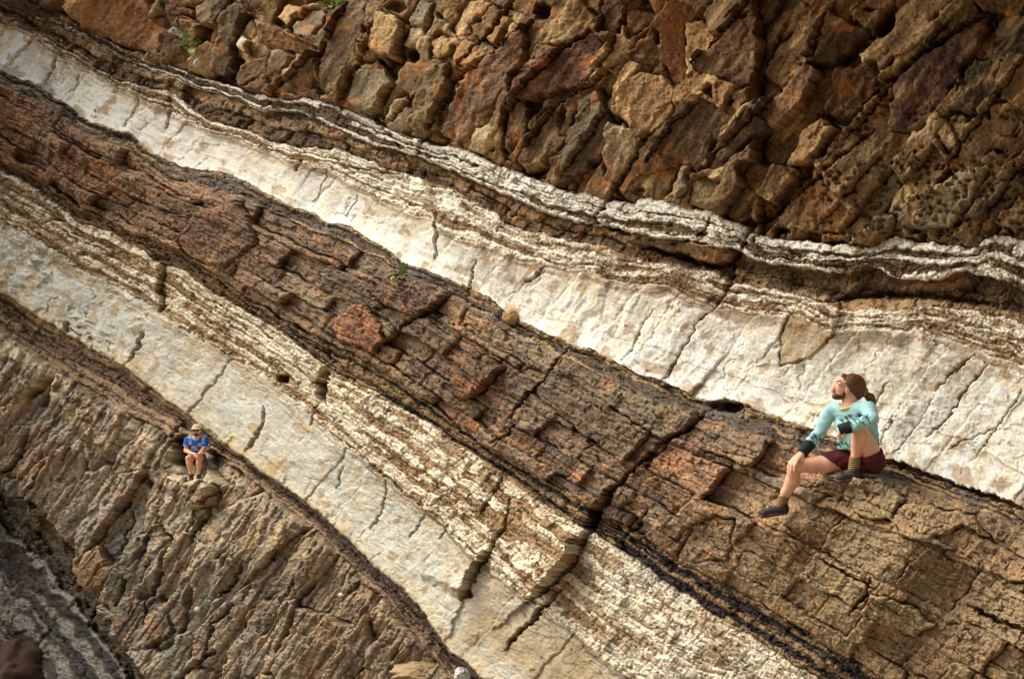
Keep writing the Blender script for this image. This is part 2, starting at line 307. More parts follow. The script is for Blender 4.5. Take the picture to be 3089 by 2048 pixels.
# distance to the block edge, in grid steps
ed = np.zeros(X.shape, f32); ins = np.ones(X.shape, bool)
same = np.zeros(X.shape, bool)
for st in range(12):
    if st == 0:
        e = np.zeros(X.shape, bool)
        e[:, 1:] |= inv[:, 1:] != inv[:, :-1]; e[:, :-1] |= inv[:, 1:] != inv[:, :-1]
        e[1:] |= inv[1:] != inv[:-1]; e[:-1] |= inv[1:] != inv[:-1]
        ins = ~e
    else:
        n = ins.copy(); n[1:] &= ins[:-1]; n[:-1] &= ins[1:]; n[:, 1:] &= ins[:, :-1]; n[:, :-1] &= ins[:, 1:]
        if st % 2: 
            n[1:, 1:] &= ins[:-1, :-1]; n[:-1, :-1] &= ins[1:, 1:]; n[1:, :-1] &= ins[:-1, 1:]; n[:-1, 1:] &= ins[1:, :-1]
        ins = n
    ed += ins
def blur(a, n=1):
    for _ in range(n):
        a = np.pad(a, 1, mode='edge'); a = (a[1:-1, :-2] + 2 * a[1:-1, 1:-1] + a[1:-1, 2:]) * f32(.25)
        a = np.pad(a, 1, mode='edge'); a = (a[:-2, 1:-1] + 2 * a[1:-1, 1:-1] + a[2:, 1:-1]) * f32(.25)
    return a
edb = blur(ed, 1)
gI = lambda a: a[inv].astype(f32)
tilt = np.clip(gI(gx) * (X - gI(cx)) + gI(gy) * (Y - gI(cy)), -62, 62)
blk = gI(h0) + tilt
tight = sstep(-.15, .6, fbm(X / 80, Y / 80, 91, 3))           # some joints gape, some are closed
jn_ = (bed == A_) | (bed == L_)
bev = np.clip(1 - edb / gI(rndw), 0, 1) ** 2
H = blk - bev * gI(rndw) * 1.5 - gI(crk) * np.clip(1 - edb / np.where(jn_, 1.6 + 2.0 * tight, 1.7), 0, 1) * np.where(jn_, .05 + 1.2 * tight ** 1.5, .12 + 1.1 * tight)

# ------------------------------------------------------------------ bed profiles (px towards the viewer)
MAC = np.zeros_like(X)
def prof(b, fs, hs):
    m = bed == b; MAC[m] = np.interp(F[m], fs, hs)
right = sstep(1500, 2500, X)
prof(B_, [0, .3, 1], [8, 20, 22]); prof(C_, [0, .25, .7, 1], [-6, -40, -46, -10]); mC = bed == C_; MAC[mC] *= (.3 + .7 * sstep(560, 1000, FX[mC])); prof(D_, [0, .5, 1], [4, 12, 6])
prof(E_, [0, .12, .5, .8, .93, 1], [4, -10, -20, -14, 2, 20]); prof(F_, [0, .3, 1], [36, 10, 54])
prof(G_, [0, .08, .3, .7, 1], [66, 80, 96, 80, 56]); prof(H_, [0, .3, .5, .7, 1], [50, 18, 34, 16, 26])
prof(I_, [0, .5, 1], [34, 42, 28]); prof(J_, [0, .4, .8, 1], [26, 16, 14, 22]); prof(N_, [0, .25, .6, 1], [6, -26, -8, 24])
prof(L_, [0, .05, .15, .5, .8, 1], [40, 80, 100, 120, 100, 70]); prof(M_, [0, .5, 1], [60, -120, -90]); prof(O_, [0, .05, .12, .3, 1], [-60, -40, -110, -130, -60])
mA = bed == A_; MAC[mA] = 20 - 16 * np.exp(-DA[mA] / 10) + np.minimum(DA[mA], 900) * (.15 + .16 * sstep(1900, 2900, X[mA]) + .05 * sstep(1000, 1700, X[mA]))
MAC += 620 * sstep(-10, -380, Y) * sstep(900, 2300, X)      # unseen overhang added above the frame to shade the upper right rock
mG = bed == G_; MAC[mG] += (right[mG]) * np.interp(F[mG], [0, .08, .25, .6, 1], [40, 62, 96, 110, 60])
mF = bed == F_; MAC[mF] += right[mF] * np.interp(F[mF], [0, 1], [0, 40])
mH = (bed == H_) | (bed == I_); MAC[mH] += right[mH] * 50
MAC *= 1 + .3 * fbm(q / 420, r / 900, 95, 2)
MAC = blur(MAC, 2)

# ------------------------------------------------------------------ finer relief
lamp = np.where(np.isin(bed, (B_, D_, I_, H_, F_, N_)), 1.0, np.where(np.isin(bed, (G_, J_)), .2, np.where(bed == M_, .6, .08))).astype(f32)
rough = fbm(X / 34, Y / 34, 131, 4); grit = fbm(X / 9, Y / 9, 135, 2)
# broken facets at three sizes
wA, wB = X + rough * 5, Y + grit * 3
uu, vv = wA * f32(.56) - wB * f32(.83), wA * f32(.83) + wB * f32(.56); qq_, rr_ = wA * f32(.84) + wB * f32(.55), -wA * f32(.55) + wB * f32(.84)
jn = np.isin(bed, (A_, L_, C_))
s1 = np.array([6, 5, 12, 4, 4, 5, 10, 7, 5, 4.5, 5, 9, 10, 6], f32)[bed]; s2 = np.array([4, 5, 8, 4, 2.4, 5, 6, 6, 5, 2.6, 5, 7, 8, 5], f32)[bed]; s3 = np.array([1.8, 3.4, 4, 2.8, 1.0, 3.4, 2.6, 4, 3.2, 1.3, 3.4, 3.6, 4.4, 2.6], f32)[bed]
fa1, fe1 = facets(np.where(jn, uu / 92, qq_ / 84), np.where(jn, vv / 44, rr_ / 36), 61); fa2, fe2 = facets(np.where(jn, uu / 40, qq_ / 36), np.where(jn, vv / 22, rr_ / 15), 67); fa3, fe3 = facets(np.where(jn, uu / 17, qq_ / 16), np.where(jn, vv / 11, rr_ / 7), 73)
TB = np.array([1, 100, 70, 90, 200, 60, 330, 90, 170, 240, 100, 500, 90, 900], f32)[bed]
pp = F * TB * 1.3 + fbm(X / 120, Y / 120, 101, 3) * 8 + (fa1 * 7 + fa2 * 5 + fa3 * 2.5 + grit * 1.2)             # bed following thickness coordinate, px
lam1 = perlin(q / 260, pp / 11, 111) + .6 * perlin(q / 120, pp / 5, 113)
lam2 = perlin(q / 500, pp / 26, 115) + .45 * perlin(q / 160, pp / 12, 117)
flute = fbm(vA / 26 + fbm(X / 140, Y / 140, 121, 2) * 1.2, uA / 240, 123, 3)       # ribs running up the joints
rough = fbm(X / 34, Y / 34, 131, 4); grit = fbm(X / 9, Y / 9, 135, 2); big = fbm(X / 210, Y / 210, 139, 3)
ra = np.array([3, 5, 9, 4, 3.2, 5, 5, 5, 5, 2.6, 6, 4.5, 12, 8], f32)[bed]
fa = np.array([4, 1, 3, 1.5, 6, 1, 3, 1, 2, 2, 2, 5, 5, 2], f32)[bed]
ga = np.array([1.2, 1.8, 2.6, 1.5, .7, 2, 1.6, 2.2, 1.8, .9, 2.2, 2.4, 3.0, 2.0], f32)[bed]
ridged = 1 - np.abs(fbm(uA / 70, vA / 34, 143, 3))
H += rough * ra * .6 + flute * fa * .8 * np.where(bed == E_, .25 + .6 * sstep(900, 1150, FX) * sstep(1750, 1500, FX), 1) + grit * ga + big * 9 + lamp * (lam1 * .9 + lam2 * 1.1)
H += np.where(np.isin(bed, (A_, G_, L_, C_)), (ridged - .7) * 5, 0)
H += fa1 * s1 + fa2 * s2 + fa3 * s3
H -= np.clip(1 - fe2 / .1, 0, 1) * s2 * .55 * sstep(0, .5, fbm(X / 90, Y / 90, 79, 2))
bw_ = np.array([40, 14, 22, 12, 40, 11, 22, 15, 12, 34, 12, 22, 16, 26], f32)[bed]; bl_ = np.array([150, 44, 70, 38, 120, 110, 96, 46, 40, 110, 90, 190, 70, 160], f32)[bed]
ppw = pp - (fa2 * 5 + fa3 * 2.5) + fa1 * 3
bP = np.where(bed == L_, vA + rough * 2.5 + fa1 * 2.5, ppw); bQ = np.where(bed == L_, uA, q + r * .14 + grit * 2)
bl, bi, bep, beq = bricks(bP, bQ, bw_, bl_, 501)
on = np.array([0, 1, .8, 1, 0, 1, 1, 1, 1, .15, 1, .8, .8, .7], f32)[bed]
hb = np.array([0, 8, 10, 6, 0, 8, 9, 12, 8, 3, 8, 15, 10, 9], f32)[bed]
brnd = rnd2(bl, bi, 511) - f32(.5); lrnd = rnd2(bl, bi // 9, 513) - f32(.5)
gap = sstep(-.5, .3, fbm(X / 60, Y / 60, 515, 2)); gap2 = sstep(-.2, .4, fbm(X / 50, Y / 50, 517, 2))
H += on * hb * (brnd * .9 + lrnd * .9)
H -= on * hb * (.9 * np.exp(-(bep / 2.2) ** 2) * gap + .8 * np.exp(-(beq / 2.2) ** 2) * gap2)
# thin dark partings, the pinstripes of the pale beds
pl_, _, pe_, _ = bricks(pp - (fa2 * 4 + fa3 * 2) + fa1 * 1.5, q, np.where(bed == G_, 17, 10).astype(f32), 60, 531)
pin_on = np.where(np.isin(bed, (D_, I_)), 1, np.where(bed == J_, sstep(.3, .12, F), np.where(bed == E_, sstep(.16, .06, F), np.where(bed == G_, .8, 0)))).astype(f32)
PIN = pin_on * np.exp(-(pe_ / 1.5) ** 2) * (rnd2(pl_, np.floor(q / 330).astype(np.int32), 533) > .42) * sstep(-.4, .1, fbm(q / 120, pp / 20, 535, 2))
H -= PIN * 3.5
rubble = (bed == J_) * sstep(420, 250, FX) * sstep(-.3, .3, n_ if False else fbm(X / 140, Y / 140, 519, 2)); H += rubble * (fa1 * 9 + fa2 * 9 + rough * 6)
# fine cross joints cut the laminae into beads
cj = np.abs(perlin((vA + fa2 * 6) / 13, pp / 17, 171)); cj2 = np.abs(perlin((vA + fa1 * 9) / 34, pp / 60, 173))
H -= lamp * (np.clip(1 - cj / .13, 0, 1) * 3.2 * sstep(-.2, .4, fbm(X / 100, Y / 100, 175, 2)) + np.clip(1 - cj2 / .06, 0, 1) * 6)
# small secondary cracks
c3, a3, b3 = voronoi((uA + rough * 10) / 64, (vA + grit * 6) / 38, 23)
hair = np.clip(1 - (b3 - a3) / .09, 0, 1) * np.array([3, 2, 6, 2, 1.6, 3, 5, 5, 3, 2, 3, 4, 6, 4], f32)[bed] * sstep(-.2, .5, fbm(X / 130, Y / 130, 147, 2))
H -= hair
H += (rnd2((c3 % 20000).astype(np.int32), (c3 // 20000).astype(np.int32), 3) - .5) * np.array([3, 3, 8, 3, 1.2, 5, 5, 6, 4, 1.4, 5, 4, 9, 4], f32)[bed]
# diagonal joints through the pale beds
mE = np.isin(bed, (E_, J_)).astype(f32)
jl = np.abs(perlin(vA / 84 + rough * .16, uA / 420, 151)); H -= mE * np.clip(1 - jl / .04, 0, 1) * 7 * sstep(-.1, .4, fbm(X / 170, Y / 170, 153, 2))
# honeycomb pits low in the upper rock on the right, hollows in the recess band
pz = sstep(1780, 1980, FX) * sstep(210, 300, FY) * (bed == A_) * sstep(.0, .35, fbm(X / 120, Y / 120, 157, 2) + .25)
cP, p1, p2 = voronoi((X + rough * 8) / 26, (Y + grit * 5) / 22, 29)
H -= pz * np.clip((.42 - p1) / .3, 0, 1) * 24
H -= (bed == C_) * np.clip(rough, 0, 1) * 12

# traced cracks (points, width px, depth px, step of the right hand side)
cracks = [
 ([(1570,240),(1539,284),(1495,328),(1460,383),(1423,434),(1400,470),(1378,496),(1345,540)], 7, 90, 0),
 ([(2020,300),(1930,375),(1850,440),(1780,490),(1735,525),(1712,570)], 9, 100, 0),
 ([(1712,570),(1695,600),(1690,640),(1665,690),(1640,715)], 8, 80, 14),
 ([(1640,715),(1610,740),(1590,780),(1575,805),(1560,840),(1540,870),(1520,885)], 6, 60, 14),
 # long slanting joints of the upper rock, the wall stepping back on their right
 ([(1165,290),(1235,205),(1313,123),(1380,60)], 6, 50, -44), ([(1195,370),(1303,247),(1437,149)], 6, 50, -46), ([(1300,412),(1375,309),(1420,250)], 5, 40, -36),
 ([(1620,405),(1766,257),(1889,123),(1930,10)], 7, 60, -48), ([(1756,500),(1931,319),(2034,206),(2160,110),(2290,30)], 8, 70, -50), ([(1951,329),(2060,200),(2157,103),(2200,50)], 6, 50, -40),
 ([(2116,500),(2220,340),(2306,226),(2380,130)], 6, 50, -44), ([(1560,225),(1640,130),(1720,46),(1750,-10)], 6, 50, -42), ([(1735,240),(1780,130),(1812,40)], 5, 45, -36),
 ([(1354,206),(1416,129),(1457,-5)], 6, 50, -40), ([(792,245),(852,113),(885,5)], 6, 50, -40), ([(640,218),(749,116),(810,10)], 6, 50, -42), ([(975,335),(1050,191),(1160,126),(1240,50)], 6, 50, -46),
 ([(1160,365),(1180,256),(1232,180)], 6, 50, -40), ([(1480,400),(1560,300),(1640,230)], 5, 40, -36), ([(1880,520),(1960,440),(2050,330)], 5, 40, -36), ([(2250,540),(2330,420),(2400,340)], 6, 50, -40),
 ([(1312,805),(1281,842),(1248,882),(1210,920),(1175,965)], 5, 50, -10),
 ([(1625,950),(1597,987),(1542,1015),(1515,1035)], 8, 60, 16),
 ([(1515,1035),(1484,1066),(1453,1094),(1426,1121)], 7, 70, 0),
 ([(1426,1121),(1405,1148),(1378,1179),(1371,1210),(1351,1237)], 17, 130, -30),
 ([(1351,1237),(1333,1265),(1323,1295),(1279,1340),(1255,1362),(1235,1378)], 16, 100, -95),
 ([(1300,1355),(1255,1404),(1231,1437),(1204,1455),(1187,1475),(1170,1500)], 8, 70, -10),
 ([(1166,1080),(1152,1115),(1125,1159),(1108,1196)], 5, 40, -8),
 ([(1180,1150),(1170,1220),(1146,1243),(1136,1268)], 9, 70, 10),
 ([(1136,1268),(1111,1302),(1091,1339),(1072,1384)], 12, 80, -62),
 ([(752,850),(742,885),(735,925)], 20, 120, 0),
 ([(330,768),(318,800),(300,832)], 11, 90, 20),
 ([(153,745),(148,770)], 8, 70, 0),
 ([(95,515),(120,505),(150,512)], 10, 60, 0),
 ([(1040,682),(1026,703),(999,719),(975,730),(941,746),(926,764)], 7, 60, -12),
 ([(1163,852),(1146,876),(1118,897),(1091,910)], 9, 60, -12),
 ([(1190,975),(1172,1001),(1139,1026)], 5, 50, 0),
 ([(1500,1170),(1470,1215),(1440,1240)], 6, 60, -8),
 ([(890,760),(893,787),(859,821)], 5, 44, -10),
 ([(1505,712),(1481,753),(1464,791),(1460,804),(1433,831)], 4, 34, 8),
 ([(2279,842),(2241,883),(2214,920),(2193,958),(2139,1009)], 7, 44, 16),
 ([(2251,818),(2214,845),(2190,868),(2160,900)], 6, 40, 10),
 ([(2156,920),(2098,1009),(2060,1050)], 3, 20, 8), ([(2080,930),(2046,992),(2030,1030)], 3, 18, 6), ([(2306,985),(2231,1016),(2190,1036)], 4, 24, 6),
 ([(2360,900),(2320,960),(2250,1060)], 4, 26, 6), ([(2050,880),(2010,950),(1990,990)], 4, 24, 6),
 ([(126,120),(116,164),(102,195)], 6, 50, 10), ([(178,168),(172,195),(158,215)], 3, 26, 6), ([(321,208),(314,246),(297,273),(280,293)], 4, 34, 8), ([(389,201),(393,260),(386,297)], 6, 44, 6),
 ([(695,368),(681,395)], 7, 50, 0), ([(756,400),(740,440),(725,470)], 3, 24, 5), ([(830,450),(800,500)], 2.5, 18, 4),
 ([(1003,500),(1006,560),(1000,600)], 5, 20, -14), ([(1255,612),(1232,640),(1215,655)], 6, 40, -6), ([(1100,600),(1078,680)], 5, 26, 5),
 ([(1640,500),(1628,530),(1608,545)], 6, 50, 0), ([(1752,537),(1735,560)], 6, 60, 0),
 ([(250,1340),(225,1400),(205,1450)], 6, 50, 8), ([(395,1250),(372,1310),(340,1390),(330,1440)], 7, 60, 10), ([(300,1180),(270,1250),(262,1290)], 5, 50, 6), ([(60,1000),(40,1060),(0,1100)], 8, 60, 0), ([(600,1260),(570,1330),(530,1400)], 6, 50, 8), ([(690,1330),(650,1400),(620,1450)], 6, 50, 8), ([(480,1090),(440,1170),(420,1230)], 8, 70, 12), ([(380,1110),(350,1160)], 6, 60, 8), ([(545,1395),(500,1440),(470,1520)], 7, 60, 8), ([(140,930),(110,990),(90,1010)], 5, 40, 6), ([(500,1130),(475,1180),(455,1215),(430,1260)], 6, 60, -10), ([(365,1180),(345,1230),(320,1290)], 5, 40, 6), ([(560,1290),(540,1340),(500,1380)], 6, 50, -8),
 ([(110,1060),(85,1110),(45,1150)], 6, 50, 0), ([(500,1500),(440,1540),(400,1568)], 7, 50, -10), ([(290,1330),(265,1400)], 5, 40, 5), ([(340,1290),(300,1420)], 5, 36, 5), ([(430,1290),(415,1330),(380,1390)], 6, 50, 0),
 ([(893,1107),(885,1150),(870,1200),(850,1225)], 5, 36, 8), ([(790,1080),(775,1130)], 5, 36, 6), ([(980,1190),(960,1220),(940,1245)], 4, 30, 5), ([(1040,1210),(1020,1245)], 4, 30, 5),
 ([(610,940),(600,1000),(570,1040)], 5, 30, -8), ([(730,930),(715,985)], 5, 30, 6),
 ([(875,300),(915,270),(950,235),(965,220)], 8, 70, 0), ([(930,350),(880,290)], 5, 30, 0), ([(1060,180),(1085,140),(1160,60),(1190,0)], 8, 70, 0),
 ([(1180,500),(1220,470)], 4, 40, 0), ([(1330,500),(1400,520),(1460,545)], 8, 44, 0), ([(1466,562),(1560,590),(1660,617),(1690,605)], 10, 80, 0),
 ([(1940,690),(2060,680),(2200,690),(2300,705)], 12, 44, 0), ([(760,360),(800,385),(920,400)], 6, 40, 0),
 ([(2020,1360),(1960,1330),(1900,1290)], 6, 50, 0), ([(2240,1400),(2300,1430),(2365,1455),(2420,1470)], 12, 70, 0), ([(1690,930),(1640,935)], 14, 60, 0),
 ([(2010,1330),(1995,1380),(1960,1420)], 6, 50, 10),
 ([(2040,1062),(2110,1085),(2200,1120),(2300,1150),(2400,1195)], 12, 80, 0),
]
wob = fbm(X / 30, Y / 30, 161, 3) * 7, fbm(X / 30, Y / 30, 165, 3) * 7
for pts, wd, dp, stp in cracks:
    wn = window(pts, 130); p = np.array(pts) * SC
    x, y = X[wn] + wob[0][wn], Y[wn] + wob[1][wn]
    best = np.full(x.shape, 1e9, f32); side = np.zeros(x.shape, f32); tt = np.zeros(x.shape, f32); ns = len(p) - 1
    for k in range(ns):
        a, b = p[k], p[k + 1]; dx, dy = b - a; L2 = dx * dx + dy * dy
        t = np.clip(((x - a[0]) * dx + (y - a[1]) * dy) / L2, 0, 1)
        d = np.hypot(x - a[0] - t * dx, y - a[1] - t * dy); mm = d < best
        best = np.where(mm, d, best); tt = np.where(mm, (k + t) / ns, tt)
        side = np.where(mm, -((x - a[0]) * dy - (y - a[1]) * dx) * np.sign(dy if abs(dy) > 1 else 1), side)
    ends = np.minimum(1, np.minimum(tt, 1 - tt) * 5 + .25)
    ww = wd * .62 * (.55 + .45 * ends) * (1 + .5 * grit[wn])
    dp = dp * (1.6 if p[:, 0].mean() < 600 * SC and p[:, 1].mean() > 1000 * SC else 1)
    H[wn] -= dp * ends * np.exp(-(best / np.maximum(ww, 1.5)) ** 4)
    if stp: H[wn] -= stp * ends * np.where(side > 0, 1, 0) * np.exp(-best / (55 if abs(stp) < 35 else 105 if abs(stp) < 60 else 170))
for hx, hy, a, b, dp in ((650, 875, 13, 13, 110), (955, 128, 20, 20, 120), (1685, 940, 34, 12, 110), (420, 1030, 16, 30, 60), (330, 1375, 14, 10, 30), (1085, 1372, 10, 8, 30), (1700, 240, 8, 8, 30), (2310, 350, 12, 9, 60), (2240, 170, 26, 40, 60), (1260, 30, 16, 20, 90), (925, 20, 24, 14, 70)):
    wn = window([(hx - a, hy - b), (hx + a, hy + b)], 60)
    d = np.hypot((FX[wn] + wob[0][wn] * .8 - hx) / a, (FY[wn] + wob[1][wn] * .8 - hy) / b)
    H[wn] -= dp * (1 - sstep(.55, 1.1, d))

# seats: shelf steps the two people use (px towards the viewer)
def bump(x0, y0, rx, ry, hh):
    global MAC
    MAC += hh * np.exp(-((X - x0) / rx) ** 2 - ((Y - y0) / ry) ** 2)

# ------------------------------------------------------------------ colours of the stone (albedo)
COLR = np.zeros(X.shape + (3,), f32)
_l2, _i2, _, _ = bricks(F * 260 + wy * .6, q, np.full(X.shape, 9, f32), 60, 541); lrnd_c = rnd2(_l2, _i2 // 6, 543) - f32(.5)
def setc(m, c): COLR[m] = c
def mix(a, b, t): return a + (b - a) * t[..., None]
L3 = lambda c: lin(c).astype(f32)
pal = {A_: [BROWN, (120,88,54), (138,106,60), (142,100,54), (108,82,46), OLIVE, (160,128,78), (150,116,64), (102,76,46), (122,98,58)],
       G_: [(144,116,82), (134,108,76), (154,118,82), (130,102,78), (140,120,88), (156,112,74), (124,104,74), (150,126,92)],
       L_: [(166,142,104), (150,132,98), (172,144,100), (144,136,106), (156,130,94), (182,160,120), (150,142,112)],
       C_: [(86,70,48), (100,80,58), (72,60,42)], E_: [(230,226,208), (224,221,206), (230,224,202), (218,216,204)],
       J_: [(208,208,188), (200,204,188), (212,206,182), (196,196,178)], M_: [(84,70,48), (96,80,56)], O_: [(66,61,54), (50,48,46), (84,77,66)]}
rc = np.zeros((nL, 3))
for b in range(14):
    ii = np.where(lbed == b)[0]
    pl = np.array([lin(c) for c in pal.get(b, [(140,116,84)])])
    k1, k2 = rg.integers(0, len(pl), len(ii)), rg.integers(0, len(pl), len(ii)); t = rg.uniform(0, 1, len(ii))[:, None]
    rc[ii] = (pl[k1] * t + pl[k2] * (1 - t)) * rg.uniform(.86, 1.14, len(ii))[:, None]
ok = ~np.isnan(lcol[:, 0]); rc[ok] = lcol[ok]
ia = (lbed == A_) & ~ok; rc[ia] = rc[ia] * .5 + .5 * rc[ia].mean(0); lum = rc @ np.array([.25, .65, .10]); dsat = np.array([.14, .2, .2, .1, .1, .2, .26, .2, .1, .35, .2, .6, .3, .3])[lbed][:, None]
rc[lbed == A_] *= .96
rc = rc * (1 - dsat) + lum[:, None] * np.array([1.04, 1.0, .86]) * dsat
COLR[:] = rc[inv]
n1 = fbm(X / 150, Y / 150, 201, 4); n2 = fbm(X / 55, Y / 55, 205, 4); n3 = fbm(uA / 200, vA / 30, 209, 4); n4 = fbm(q / 240, pp / 22, 213, 3)
WHITE, CREAM, LBRN, DBRN, BLK = L3((232,222,198)), L3((214,200,170)), L3((128,104,76)), L3((88,70,48)), L3((52,46,42))
# laminated beds: pale and brown laminae
def laminae(b, white, brown, thr, sharp=.16, mod=None):
    m = bed == b
    v = lrnd[m] * 1.7 + brnd[m] * .55 + n1[m] * .22 + lam1[m] * .12 + fa3[m] * .12
    if mod is not None: v = v + mod[m]
    t = sstep(thr - sharp, thr + sharp, v)
    COLR[m] = mix(np.broadcast_to(brown, (m.sum(), 3)), np.broadcast_to(white, (m.sum(), 3)), t)
leftB = sstep(900, 640, FX)
laminae(B_, L3((228,218,196)), L3((96,78,56)), .02, .12, -.42 * leftB + sstep(900, 1250, FX) * .75 * np.interp(F, [0, .08, .28, .34, .38, .5, .56, .76, .8, 1], [.5, .8, .6, -.8, .6, .6, -.6, -.6, .8, .8]).astype(f32))
laminae(C_, L3((150,126,94)), L3((88,72,52)), .12, .16, -.2 * sstep(500, 1000, FX))
laminae(D_, L3((224,212,186)), L3((140,114,84)), -.08, .16, -.25 * sstep(700, 300, FX) + .25 * (F - .5))
laminae(I_, L3((222,208,178)), L3((150,124,90)), -.06, .2, .2 * (F - .4) - .2 * sstep(420, 200, FX) * 0)
laminae(F_, L3((160,136,100)), L3((92,80,66)), .15, .2)
laminae(N_, L3((146,122,92)), L3((104,86,68)), .05, .25, -.25 * sstep(450, 700, FX))
laminae(H_, L3((140,118,86)), L3((62,56,52)), .0, .12, .55 * np.cos(F * 12.6))
m = (bed == N_); COLR[m] = mix(COLR[m], np.broadcast_to(L3((86,76,68)), (m.sum(), 3)), sstep(450, 620, FX[m]) * sstep(.62, .3, F[m]) * .8)
m = (bed == F_); COLR[m] = mix(COLR[m], np.broadcast_to(L3((98,92,84)), (m.sum(), 3)), sstep(.1, .5, n1[m]) * .7)
m = (bed == H_) & (FX < 700); COLR[m] = mix(COLR[m], np.broadcast_to(L3((120,98,68)), (m.sum(), 3)), np.full(m.sum(), .7, f32) * sstep(700, 560, FX[m]))
# pale beds: cream staining along their base and joints, thin brown veins
m = bed == E_
COLR[m] = mix(COLR[m], np.broadcast_to(CREAM, (m.sum(), 3)), np.clip(sstep(.1, .6, n3[m]) * .55 + sstep(.1, .0, F[m]) * .4, 0, 1))
st = sstep(.44, .66, fbm(vA / 24, uA / 130, 217, 4) + .25 * (1 - F * 1.6)) * sstep(960, 1100, FX) * sstep(1500, 1250, FX) * .8
COLR[m] = mix(COLR[m], np.broadcast_to(L3((142,114,76)), (m.sum(), 3)), st[m])
tk = m.sum(); gsk = sstep(.05, .5, fbm(vA[m] / 60, uA[m] / 260, 251, 4)); COLR[m] = mix(COLR[m], np.broadcast_to(L3((184,182,172)), (tk, 3)), gsk * .5)
edge = sstep(.34 + .12 * n2[m], .0, F[m]) * (lrnd_c[m] > -.12); COLR[m] = mix(COLR[m], np.broadcast_to(L3((160,134,100)), (tk, 3)), edge * .7)
COLR[m] = mix(COLR[m], np.broadcast_to(L3((150,122,84)), (tk, 3)), sstep(.42, .66, fbm(X[m] / 60, Y[m] / 60, 253, 4) + .35 * (F[m] > .85) + .2 * fbm(vA[m] / 18, uA[m] / 90, 255, 2)) * .65)
vein = np.clip(1 - np.abs(F - .72 - .05 * np.sin(q / 130) - n2 * .03) / .012, 0, 1) * sstep(1150, 1220, FX)
COLR[m] = mix(COLR[m], np.broadcast_to(L3((128,108,92)), (m.sum(), 3)), vein[m] * .8)
m = bed == J_
COLR[m] = mix(COLR[m], np.broadcast_to(L3((178,164,132)), (m.sum(), 3)), (sstep(.32 + .14 * n2[m], .05, F[m]) * (lrnd_c[m] > .0) * .7))
COLR[m] = mix(COLR[m], np.broadcast_to(L3((196,178,138)), (m.sum(), 3)), np.clip(sstep(.1, .6, n3[m]) * .6 + sstep(.72, 1, F[m]) * .5, 0, 1))
COLR[m] = mix(COLR[m], np.broadcast_to(L3((150,124,84)), (m.sum(), 3)), sstep(.4, .62, n2[m] + .2 * n1[m]) * .6)
tanR = sstep(1120, 1200, FX + (FY - 1300) * .6) * m
COLR[m] = mix(COLR[m], np.broadcast_to(L3((172,156,124)), (m.sum(), 3)), tanR[m] * np.clip(.7 + n1[m], 0, 1))
vein2 = np.clip(1 - np.abs(F - .03 - n2 * .02) / .028, 0, 1) * sstep(790, 830, FX) * m
COLR[m] = mix(COLR[m], np.broadcast_to(L3((112,98,88)), (m.sum(), 3)), vein2[m] * .9)
# brown rocks: iron stain, purple crust, grey-green lichen tone, pale rubbed spots
for b, amt in ((A_, .5), (G_, .36), (L_, .3), (C_, .3)):
    m = bed == b; k = m.sum()
    COLR[m] = mix(COLR[m], np.broadcast_to(L3((172,106,50)), (k, 3)), sstep(.22, .65, n2[m] * .7 + n1[m] * .6) * amt)
    COLR[m] = mix(COLR[m], np.broadcast_to(L3((112,82,66)), (k, 3)), sstep(.2, .7, fbm(X[m] / 120, Y[m] / 120, 221, 3)) * amt * .6)
    COLR[m] = mix(COLR[m], np.broadcast_to(L3((168,142,98)), (k, 3)), sstep(.3, .75, n3[m] + .3 * n2[m]) * amt * .7)
m = bed == G_
v = sstep(.12, .4, n4[m] + .4 * lam2[m]); COLR[m] = mix(COLR[m], np.broadcast_to(L3((84,76,70)), (m.sum(), 3)), v * .6)
warmL = sstep(700, 200, FX[m]); COLR[m] = mix(COLR[m], np.broadcast_to(L3((150,104,66)), (m.sum(), 3)), warmL * .25)
pal_r = sstep(1450, 1900, FX[m]) * sstep(1080, 1200, FY[m]); COLR[m] = mix(COLR[m], np.broadcast_to(L3((156,134,96)), (m.sum(), 3)), pal_r * .5)
m = bed == A_; k = m.sum()
keep = np.where(np.isfinite(lcol[:, 0]), .35, 1.0)[inv[m]].astype(f32); sl = fbm(uS[m] / 260, vS[m] / 52, 241, 4); sl2 = fbm(uS[m] / 170, vS[m] / 20, 243, 3)
COLR[m] = mix(COLR[m], np.broadcast_to(L3((204,174,124)), (k, 3)), sstep(.16, .5, sl + .25 * sl2) * .62 * keep)
COLR[m] = mix(COLR[m], np.broadcast_to(L3((86,64,44)), (k, 3)), sstep(.15, .6, -sl + .3 * sl2) * .6 * keep)
COLR[m] = mix(COLR[m], np.broadcast_to(L3((140,116,88)), (k, 3)), sstep(.35, .6, sl2) * .5)
gr = sstep(1850, 2150, FX[m]) * sstep(180, 420, FY[m]); COLR[m] = mix(COLR[m], np.broadcast_to(L3((150,138,108)), (m.sum(), 3)), gr * np.clip(.4 + n1[m] * .9, 0, .85))
m = bed == L_
up = sstep(.3, .0, F[m]) * sstep(-.2, .4, n3[m]); COLR[m] = mix(COLR[m], np.broadcast_to(L3((200,180,140)), (m.sum(), 3)), np.clip(up + sstep(.3, .6, n3[m]) * .7, 0, 1) * .7)
sk = perlin(q[m] / 260 + n2[m] * .3, (YW[m] - BND[11][m]) / 26, 261) + .5 * perlin(q[m] / 120, (YW[m] - BND[11][m]) / 11, 263); zone = sstep(.42, .1, F[m]) * sstep(620, 420, FX[m])
